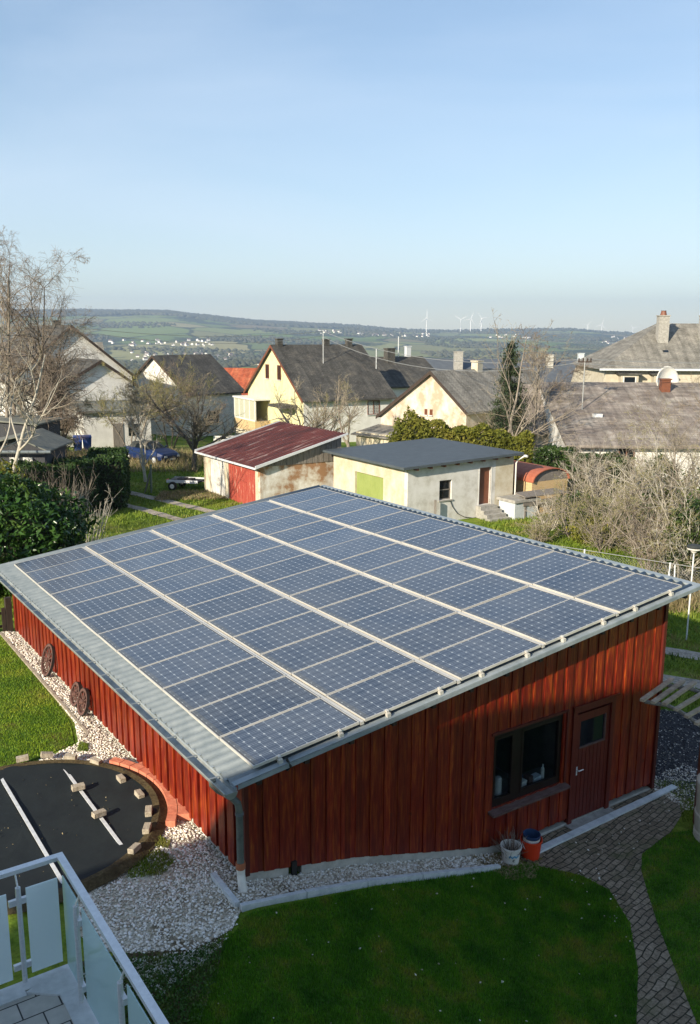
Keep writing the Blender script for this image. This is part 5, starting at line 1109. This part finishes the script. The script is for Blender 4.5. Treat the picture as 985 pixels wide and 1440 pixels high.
# ---- pergola slats and barrel at right edge
m_slatw=M('bleached brown wood',(.26,.20,.14),(.42,.35,.26),6,.85,.4)
pg=thing('slatted_canopy','weathered slatted wooden canopy reaching in from the right edge','canopy',(0,0,0))
def P3(px,py,Y): return PY(px,py,Y)
sl_=[((903,985),(944,970)),((918,988),(960,972)),((934,990),(976,973)),((950,998),(1000,976)),((965,1008),(1020,984)),((979,1018),(1035,993))]
for (a,b) in sl_:
    A_=PY(*a,14.0); B_=PY(*b,14.9); B_.z=A_.z+.02; d=(B_-A_); m_=Matrix((d.normalized(),Vector((-d.y,d.x,0)).normalized(),Vector((0,0,1)))).transposed()
    MB().obox((A_+B_)/2,(d.length,.075,.045),m_).build('slat',m_slatw,pg)
for k,off in enumerate((.10,.85)):
    pts=[]
    for (a,b) in sl_: A_=PY(*a,14.0); B_=PY(*b,14.9); B_.z=A_.z+.02; pts.append(A_.lerp(B_,off)-Vector((0,0,.06)))
    pts.append(pts[-1]+(pts[-1]-pts[-2])*2); MB().tube(pts,.035,6).build('beam',m_greywood,pg)
q=PY(990,1060,14.2); MB().box(q.x-.06,q.x+.06,q.y-.06,q.y+.06,0,q.z+.6).build('post',m_brown,pg)
tk=thing('water_barrel','ribbed beige water barrel at the right edge beside the lawn','barrel',(6.42,13.75,-.02))
MB().lathe([(0,0),(.42,0),(.42,.05),(.40,.07),(.42,.10),(.40,.12),(.42,.15),(.40,.17),(.41,.20),(.43,.45),(.43,.48),(.41,.50),(.42,.80),(.44,1.02),(.44,1.06),(.40,1.09),(0,1.12)],n=32).build('barrel_body',m_tank,tk)
# planks and stones behind the barn
o=MB().box(0,3.6,0,.35,0,.09).build('timber_edging',m_greywood); q=at(185,27.5); o.location=q+Vector((-.6,.2,.0)); o.rotation_euler=(0,0,R(24)); tag(o,'grey timber board lying behind the barn roof edge','board')
# ================================================================= vegetation
def lumpy(n,c,r,seed,shell=.75,flat=0):
    rs=np.random.default_rng(seed); d=rs.normal(0,1,(n,3)); d/=np.linalg.norm(d,axis=1)[:,None]
    lump=1+.13*np.sin(d[:,0]*5+seed)*np.sin(d[:,1]*6+seed*2)+.10*np.sin(d[:,2]*9+d[:,0]*7)+.06*np.sin(d[:,1]*17+d[:,2]*13)
    rad=(shell+(1-shell)*rs.random(n))*lump; P=d*rad[:,None]*np.array(r); P=P+np.array(c)
    return P
def shrub(name,label,base,r,n,size,mat,seed,cat='shrub',asp=.45,inner=True,stemmat=None):
    t=thing(name,label,cat,base); C=lumpy(n,(0,0,r[2]),r,seed); C=C[C[:,2]>0]
    leafcloud('foliage',C,size,mat,t,asp)
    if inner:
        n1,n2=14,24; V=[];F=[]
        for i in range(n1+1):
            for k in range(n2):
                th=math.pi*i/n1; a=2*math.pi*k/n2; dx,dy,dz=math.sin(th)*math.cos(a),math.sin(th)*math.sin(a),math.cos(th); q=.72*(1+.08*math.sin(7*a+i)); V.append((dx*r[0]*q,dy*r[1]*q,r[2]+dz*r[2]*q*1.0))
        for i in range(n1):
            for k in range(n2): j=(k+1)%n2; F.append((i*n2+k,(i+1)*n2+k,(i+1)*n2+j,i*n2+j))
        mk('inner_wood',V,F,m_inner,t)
    mb=MB()
    for k in range(5):
        a=k*1.3; mb.tube([(0,0,-.2),(r[0]*.35*math.cos(a),r[1]*.35*math.sin(a),r[2]*1.0)],[.06,.02],5)
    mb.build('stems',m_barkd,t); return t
shrub('laurel_shrub','large glossy cherry laurel shrub behind the far left barn corner',(-9.9,25.2,.9),(2.35,2.0,1.75),15000,.105,m_laurel,1,asp=.36)
shrub('laurel_shrub','paler yellow green shrub top in front of the black hut',(-12.2,29.5,.8),(2.0,1.6,1.75),7000,.085,m_thuja,2,asp=.4)
def hedge(name,label,pts,wd,ht,n,size,mat,seed,cat='hedge',asp=.5):
    t=thing(name,label,cat,(0,0,0)); rs=np.random.default_rng(seed); P=[Vector(p) for p in pts]; Ls=[(P[i+1]-P[i]).length for i in range(len(P)-1)]; T=sum(Ls)
    u=rs.random(n)*T; face=rs.random(n); x=[];
    cum=np.cumsum([0]+Ls); i=np.clip(np.searchsorted(cum,u)-1,0,len(Ls)-1); f=(u-cum[i])/np.array(Ls)[i]
    A=np.array([tuple(P[k]) for k in i]); B=np.array([tuple(P[k+1]) for k in i]); C=A+(B-A)*f[:,None]; D=(B-A)/np.linalg.norm(B-A,axis=1)[:,None]; N=np.stack([-D[:,1],D[:,0]],-1)
    hh=ht(u/T) if callable(ht) else np.full(n,ht); hh=hh*(1+.05*np.sin(u*2.1)+.04*np.sin(u*5.3+1))
    side=np.where(face<.38,-1,np.where(face<.6,1,0)); off=np.where(side==0,(rs.random(n)-.5)*wd,side*wd/2*(1+.08*np.sin(u*3)))
    z=np.where(side==0,hh,rs.random(n)*hh); jit=rs.normal(0,.05,(n,3)); 
    X=C+N*off[:,None]; g=hterr(X[:,0],X[:,1]); Q=np.stack([X[:,0],X[:,1],g+z],-1)+jit
    ends=rs.random(n)<.06; Q[ends]=np.stack([(P[0] if seed%2 else P[-1]).x+rs.normal(0,.1,ends.sum())+N[ends][:,0]*(rs.random(ends.sum())-.5)*wd,(P[0] if seed%2 else P[-1]).y+rs.normal(0,.1,ends.sum())+N[ends][:,1]*(rs.random(ends.sum())-.5)*wd,(g+rs.random(n)*hh)[ends]],-1)
    leafcloud('foliage',Q,size,mat,t,asp)
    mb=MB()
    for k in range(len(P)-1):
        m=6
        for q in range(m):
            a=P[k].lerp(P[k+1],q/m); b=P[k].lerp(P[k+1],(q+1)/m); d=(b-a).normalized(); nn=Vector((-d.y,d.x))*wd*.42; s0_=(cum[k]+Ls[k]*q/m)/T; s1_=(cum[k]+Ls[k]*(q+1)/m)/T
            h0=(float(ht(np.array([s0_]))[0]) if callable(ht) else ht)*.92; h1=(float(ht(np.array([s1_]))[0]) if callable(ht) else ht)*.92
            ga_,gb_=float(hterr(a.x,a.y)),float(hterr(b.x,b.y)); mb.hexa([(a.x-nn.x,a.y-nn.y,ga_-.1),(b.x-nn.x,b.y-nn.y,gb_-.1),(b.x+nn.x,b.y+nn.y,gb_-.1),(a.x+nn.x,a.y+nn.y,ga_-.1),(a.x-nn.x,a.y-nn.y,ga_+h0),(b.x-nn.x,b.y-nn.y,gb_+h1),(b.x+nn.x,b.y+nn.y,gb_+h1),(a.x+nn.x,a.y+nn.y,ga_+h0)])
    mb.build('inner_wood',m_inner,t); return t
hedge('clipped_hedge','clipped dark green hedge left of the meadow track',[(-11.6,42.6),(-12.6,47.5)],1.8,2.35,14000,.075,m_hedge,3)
hedge('clipped_hedge','near part of the clipped hedge reaching back to the black hut',[(-12.3,42.0),(-14.2,38.0)],1.6,2.4,9000,.07,m_hedge,4)
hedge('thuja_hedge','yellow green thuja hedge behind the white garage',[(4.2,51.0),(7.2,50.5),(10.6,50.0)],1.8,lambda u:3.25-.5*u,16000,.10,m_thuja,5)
shrub('thuja','pointed yellow green thuja at the left end of the hedge',(3.9,50.8,-.1),(1.25,1.15,2.05),7000,.10,m_thuja,6,cat='thuja')
hedge('evergreen_hedge','darker green hedge between conifer and long brown roof',[(10.9,48.5),(13.0,47.2),(14.8,46)],2.2,lambda u:2.2-.2*u,9000,.09,m_ivy,7)
# conifer
def conifer(name,label,base,H_,r,n,seed,mat):
    t=thing(name,label,'conifer',base); rs=np.random.default_rng(seed); S=[];Q=[]
    for k in range(n):
        z=H_*(.08+.9*rs.random()**1.0); rr=r*(1-z/H_)**.8*(.6+.5*rs.random())+.1; a=rs.random()*6.28; e=np.array([math.cos(a)*rr,math.sin(a)*rr,z-.25*rr]); S.append((0,0,z,*e,.02,.006))
        m=int(10+rr*26); f=rs.random(m)**.6; Q.append(np.array([0,0,z])+(e-np.array([0,0,z]))*f[:,None]+rs.normal(0,.11,(m,3)))
    MB().tube([(0,0,-.2),(0,0,H_)],[.16,.02],8).build('trunk',m_barkd,t); segs_mesh('branches',S,3,m_barkd,t); leafcloud('foliage',np.concatenate(Q),.10,mat,t,.25); return t
conifer('conifer','dark slim conifer among the bare trees behind the thuja hedge',at(712,52.5),8.0,1.9,330,11,m_conif)
conifer('conifer','small dark conifer below the birches at the left',at(80,62),4.2,1.8,120,12,m_conif)
# bare trees
B1=(at(22,46),at(36,50),at(62,47.5))
bare('birch_tree','tall bare birch at the far left edge of the garden',at(14,46),11.0,.15,BIRCH,21,m_twigp,m_bark,(.02,0,0),'bare birches at the left')
bare('birch_tree','tall bare birch with two leading stems second from the left edge',at(30,49),11.9,.16,BIRCH,22,m_twigp,m_bark,(-.02,0,0),'bare birches at the left')
bare('birch_tree','tall bare birch standing furthest right of the birch group',at(62,47),10.8,.14,BIRCH,23,m_twigp,m_barkd,(.0,0,0),'bare birches at the left')
W2=dict(BIRCH); W2.update(trop=[.02,.0,-.12,-.2,-.25],nb=[2.6,1.4,1.4,1.0],wob=[.05,.12,.18,.2,.2])
bare('weeping_tree','dense weeping brown tree before the big pale house',at(92,58),6.6,.14,W2,24,m_twig,m_barkd,(.03,0,0))
bare('weeping_tree','lower brown twiggy tree at the left edge below the birches',at(30,57),5.8,.12,W2,25,m_twig,m_barkd)
YT=dict(TREE); YT.update(nb=[1.1,.8,.6,.5],ang=[.8,.75,.7,.7],wob=[.07,.12,.16,.2,.2])
bare('young_tree','young pale barked tree leaning right in front of the black hut',at(8,37),7.6,.12,YT,26,m_twigg,m_birch,(.32,.05,0))
bare('young_tree','straight pale young trunk at the left picture edge',at(2,35),7.2,.11,YT,27,m_twigg,m_birch,(-.04,0,0))
bare('garden_tree','thin light barked tree standing in front of the blue car',at(205,51),4.6,.10,TREE,28,m_twigg,m_birch,(-.10,0,0))
bare('twiggy_shrub','round mass of bare brown twigs left of the blue car',at(186,60),3.8,.06,FRUIT,29,m_twigy,m_bark,stems=4,cat='shrub')
bare('twiggy_shrub','low tangle of bare twigs behind the fruit tree',at(240,64),3.6,.05,FRUIT,30,m_twig,m_barkd,stems=6,cat='shrub')
FT=dict(FRUIT); FT.update(ns=[4,8,6,5,3],trop=[0,.14,.12,.1,.05],lr=[3.6,.5,.5,.5],nb=[2.6,1.0,1.0,.8])
bare('fruit_tree','bare fruit tree with stout dark trunk between car and red shed',at(273,54.5),1.7,.17,FT,31,m_twigg,m_barkd)
bare('apple_tree','gnarled bare apple tree behind the red shed roof',at(420,62),1.7,.16,FT,32,m_twigg,m_bark)
bare('apple_tree','spreading bare apple tree left of the cream gable house',at(492,60),1.5,.15,FT,33,m_twigg,m_bark)
bare('apple_tree','bare apple tree directly in front of the yellow house bay',at(455,66),1.4,.14,FT,34,m_twigy,m_bark)
bare('tall_bare_tree','tall pale bare tree rising above the conifer to the skyline',at(700,51),8.6,.10,YT,35,m_twigg,m_bark,(.10,0,0))
bare('tall_bare_tree','second tall bare tree leaning right beside the conifer',at(690,50),6.6,.08,YT,36,m_twigg,m_bark,(.42,0,0))
bare('tall_bare_tree','slender bare tree with fine twigs right of the leaning tree',at(745,56),6.8,.08,TREE,37,m_twig,m_bark,(.05,0,0))
THK=dict(lv=3,ns=[7,6,5,4],wob=[.14,.18,.22,.25],trop=[-.01,.02,.02,0],tap=[.75,.7,.6,.4],st=[.12,.1,.1],nb=[1.25,.9,.7],ang=[.7,.75,.8],lr=[.5,.5,.5],rr=[.5,.5,.6],rmin=.006)
th_=[(772,38,1.7,'bare shrub with pale twigs at the left end of the thicket',m_twigg),(806,36.5,2.6,'bare shrub in front of the wire fence, second from the left of the thicket',m_twigy),(842,41,3.1,'tall bare shrub in the thicket before the white wall',m_twigg),(850,34,2.8,'yellowish bare shrub above the barn roof corner',m_twigy),(880,38,3.5,'upright bare shrub in the middle of the thicket',m_twigg),(900,33,3.0,'brown twiggy shrub near the wire fence post',m_twig),(930,37,5.2,'tall many stemmed shrub left of the ivy clump',m_twigy),(955,34,5.8,'tall pale shrub near the right edge of the thicket',m_twigg),(985,31,5.6,'dense tangled shrub at the right picture edge',m_twigy),(1003,35,6.6,'tall brown shrub reaching in from the right picture edge',m_twig),(822,45,3.0,'reddish bare shrub behind the wood store',m_twigp),(940,44,4.0,'pinkish bare shrub before the long brown roof',m_twigp),(880,46,2.4,'pinkish twiggy shrub touching the brown corrugated roof',m_twigp),(757,35.5,1.3,'low yellow green shrub beside the pale grey box',m_twigy),(955,29.5,3.0,'low bramble thicket behind the garden lamp',m_twigy),(915,30.5,2.6,'low tangle of brambles behind the wire fence',m_twig)]
for i,(px,Y,h_,lab,mt) in enumerate(th_): bare('thicket_shrub',lab,at(px,Y),h_,.035,THK,50+i,mt,m_bark if i%2 else m_birch,stems=8 if h_<3.5 else 5,cat='shrub',group='bare shrubs of the thicket on the right')
shrub('ivy_clump','dark green ivy covered clump behind the garden lamp',at(972,30,-.2),(1.0,.9,1.5),5000,.07,m_ivy,41,cat='ivy')
for q_,(px_,Y_,r_,lab_) in enumerate(((900,36,(1.1,.9,.8),'loose green leafed bush low in the thicket left of the ivy clump'),(842,35.5,(1.2,.9,.55),'low yellow green bush under the bare shrubs near the fence'),(812,40,(1.3,1.0,.7),'green leafed bush below the thicket behind the log store'),(985,37,(1.2,1.0,1.5),'tall ivy grown shrub at the right edge of the thicket'))): shrub('leafy_bush',lab_,at(px_,Y_,-.1),r_,1500,.07,m_ivy if q_!=1 else m_thuja,80+q_,inner=False)
xy=np.stack([10+12*rng.random(9000),30+10*rng.random(9000)],-1); grass('undergrowth',xy,.28,.02,m_grassd,lean=1.0,label='green and yellow undergrowth below the bare thicket shrubs',cat='undergrowth')
shrub('ivy_clump','ivy climbing a stump in the middle of the thicket',at(925,40,-.1),(.9,.8,1.6),3500,.08,m_ivy,42,cat='ivy',inner=False)
UP=dict(lv=2,ns=[7,5,3],wob=[.07,.12,.2],trop=[.06,.06,.0],tap=[.75,.6,.4],st=[.25,.2],nb=[.7,.4],ang=[.45,.6],lr=[.4,.5],rr=[.5,.6],rmin=.006)
bare('stem_shrub','upright reddish stems in front of the clipped hedge',at(100,33.5),3.0,.022,UP,70,m_twigp,m_bark,stems=26,cat='shrub')
bare('stem_shrub','arching pale stems right of the laurel shrub',at(122,31),2.6,.020,UP,71,m_twigg,m_birch,(.15,0,0),stems=16,cat='shrub')
bare('stem_shrub','brown upright stems beside the black hut',at(72,35),3.2,.022,UP,72,m_twigp,m_barkd,stems=20,cat='shrub')
xy=np.stack([-9.8+5.2*rng.random(5000),45.2+2.4*rng.random(5000)],-1); grass('dry_grass',xy,.12,.03,m_straw,lean=1.2,label='dry brown leaves and grass before the small trailer',cat='dry grass')
# red-brown undergrowth beyond hedge
xy=np.stack([-19+10*rng.random(5000),54+8*rng.random(5000)],-1); grass('dry_grass',xy,.5,.02,m_straw,lean=.9,label='reddish dry undergrowth behind the clipped hedge',cat='dry grass')
# ================================================================= cables, turbines, villages, woods
def cable(name,label,a,b,sag,r=.022):
    a,b=Vector(a),Vector(b); pts=[]
    for i in range(17):
        f=i/16; p=a.lerp(b,f); p.z-=4*sag*f*(1-f); pts.append(p)
    return tag(MB().tube(pts,r,5).build(name,m_wire),label,'cable','overhead cables')
mast=Yh.location+Matrix.Rotation(yp,3,'Z')@Vector((4.0,4.0,8.5)); rmst=Vector(Rh.location)+Matrix.Rotation(R(-2),3,'Z')@Vector((1.6,4.5,6.9))
cable('overhead_cable','upper pale cable from the yellow house mast to the right hand mast',mast,rmst,1.2)
cable('overhead_cable','lower pale cable from the yellow house mast to the right hand mast',mast-Vector((0,0,.5)),rmst-Vector((0,0,.15)),1.6)
cable('overhead_cable','upper pale cable from the left houses to the yellow house mast',PY(130,463,70),mast,.5)
cable('overhead_cable','lower pale cable from the left houses to the yellow house mast',PY(140,470,70),mast-Vector((0,0,.4)),.7)
for k in range(2): cable('overhead_cable',('upper' if k else 'lower')+' cable running on from the right hand mast past the chimneyed house',rmst+Vector((0,0,-.3+.3*k)),rmst+Vector((34,6,1.2+.4*k)),.9)
def turbine(px,py,Y,hub,a0,lab):
    p=PY(px,py,Y); g=float(hterr(p.x,p.y)); t=thing('wind_turbine',lab,'wind turbine',(p.x,p.y,g-3),R(rng.uniform(-25,25)),'wind turbines on the horizon')
    MB().tube([(0,0,0),(0,0,hub)],[2.9,1.6],10).build('tower',m_tur,t); MB().box(-1.8,1.8,-4,6,hub-1.5,hub+2.5).build('nacelle',m_tur,t)
    for k in range(3):
        a=a0+k*2*math.pi/3; d=Vector((math.cos(a),0,math.sin(a))); c=Vector((0,-5,hub+.5)); MB().tube([c,c+d*8,c+d*26,c+d*52],[1.0,2.0,1.3,.4],6).build('blade',m_tur,t)
for i,(px,py,Y,hub,a0,lab) in enumerate([(600,460,5600,98,1.57,'nearest wind turbine, standing alone above the distant village'),(648,460,6000,84,.5,'left one of the three turbines left of the tall bare tree'),(662,460,6000,88,1.2,'middle one of the three turbines left of the tall bare tree'),(677,460,5900,92,.15,'right one of the three turbines left of the tall bare tree'),(826,468,7000,52,.9,'left one of the three small turbines near the hipped roof'),(846,468,7000,58,1.3,'middle one of the three small turbines near the hipped roof'),(890,468,7000,56,.2,'small turbine closest to the hipped roof')]): turbine(px,py,Y,hub,a0,lab)
m_vw=M('village wall white',(.78,.76,.72),None,rough=.9); m_vr=M('village roof dark',(.12,.09,.08),None,rough=.9)
vb=None
def vhouse(px,py,lab,grp,k=1):
    global vb
    p=drop(px,py,900)
    if p is None: return
    if vb is None:
        mb=MB(); mb.prism([(0,0),(0,6),(4.5,10.2),(9,6),(9,0)],lambda a,p_,q:(a-6,p_-4.5,q),0,12,0); 
        for (y0,z0,y1,z1) in ((-5.1,5.6,0,10.4),(0,10.4,5.1,5.6)): mb.hexa([(-6.4,y0,z0),(6.4,y0,z0),(6.4,y1,z1),(-6.4,y1,z1),(-6.4,y0,z0+.5),(6.4,y0,z0+.5),(6.4,y1,z1+.5),(-6.4,y1,z1+.5)],1)
        vb=mb.build('village_house',[m_vw,m_vr]); o=vb
    else: o=vb.copy(); COL.objects.link(o)
    o.location=(p.x,p.y,p.z-.5); o.rotation_euler=(0,0,rng.uniform(0,3.14)); s=k*rng.uniform(.75,1.25); o.scale=(s,s,s*.9); tag(o,lab,'house',grp)
for n,x0,x1,y0,y1,lab,grp,k in ((75,446,604,465,475,'tiny white house of the hillside village below the lone wind turbine','houses of the hillside village',1.0),(38,150,300,479,487,'tiny pale house of the village on the valley floor at the left','houses of the valley village',.8),(40,185,330,496,508,'tiny white house of the near valley village behind the white gable','houses of the near valley village',.75),(26,845,915,474,487,'tiny white house of the village left of the hipped roof','houses of the village by the hipped roof',1.1),(12,690,745,470,476,'tiny farm building on the slope behind the tall bare tree','farm buildings on the slope',1.0)):
    for _ in range(n):
        f=rng.random(); vhouse(x0+(x1-x0)*f,y0+(y1-y0)*(.5*rng.random()+.5*f if n>70 else rng.random()),lab,grp,k)
# woods: clumps of crowns scattered where the ridge is wooded
def woods(name,label,n,fx,fy,test,size):
    px=fx[0]+(fx[1]-fx[0])*rng.random(n); Yd=fy[0]+(fy[1]-fy[0])*rng.random(n)
    x=(px-CX)/FPX*Yd; keep=test(x,Yd); x,Yd=x[keep],Yd[keep]; z=hterr(x,Yd); m=len(x)
    O=np.array([(1,0,.3),(.3,1,.2),(-.9,.5,.3),(-.7,-.7,.2),(.5,-.9,.3),(0,0,1.1),(.1,0,-.3)]); Fc=np.array([(0,1,5),(1,2,5),(2,3,5),(3,4,5),(4,0,5),(1,0,6),(2,1,6),(3,2,6),(4,3,6),(0,4,6)])
    s_=size*(.6+.8*rng.random(m)); V=O[None]*s_[:,None,None]+rng.normal(0,.12,(m,7,3))*s_[:,None,None]; V[...,2]*=.9; V[...,0]+=x[:,None];V[...,1]+=Yd[:,None];V[...,2]+=z[:,None]
    return tag(mknp(name,V.reshape(-1,3),(Fc[None]+(np.arange(m)*7)[:,None,None]).reshape(-1,3),m_wood2),label,'woods',kind='stuff')
m_wood2=M('distant wood crowns',(.040,.050,.026),(.075,.075,.045),.004,.95,c3=(.10,.085,.06))
sn=lambda x,y,a,b,c:np.sin(x*a+c)+np.sin(y*b+c*1.7)+np.sin((x+y)*a*.7+c*.3)
woods('distant_woods','dark woods covering the long ridge on the left',16000,(-60,480),(5000,6700),lambda x,y:(y>5000+1200*np.clip((x+1500)/2600,0,1)+250*np.sin(x*.004)),15)
woods('distant_woods','strips of woodland along the right hand hill crest',7000,(480,1000),(4200,6600),lambda x,y:((y>6150)|(sn(x,y,.006,.0065,1.)>.9)),13)
woods('distant_woods','patches of bare woodland on the valley floor',12000,(-60,1000),(1300,4600),lambda x,y:(sn(x,y,.0085,.0075,4.)>.55),8)
woods('distant_woods','leafless trees beyond the village roofs',5200,(-60,1000),(170,1100),lambda x,y:(sn(x,y,.03,.02,2.)>.25),4)
# haze
hz=MB().box(-6600,6600,-450,9100,-330,330).build('haze',None if False else M('haze',(.6,.7,.8))); hm=bpy.data.materials['haze']; n=hm.node_tree.nodes; l=hm.node_tree.links
n.remove(n['Principled BSDF']); v=n.new('ShaderNodeVolumePrincipled'); v.inputs['Color'].default_value=(.60,.77,1.0,1); v.inputs['Density'].default_value=1.3e-4; v.inputs['Anisotropy'].default_value=.2; l.new(v.outputs[0],n['Material Output'].inputs['Volume'])
tag(hz,kind='stuff',label='pale bluish haze lying over the valley',cat='haze')
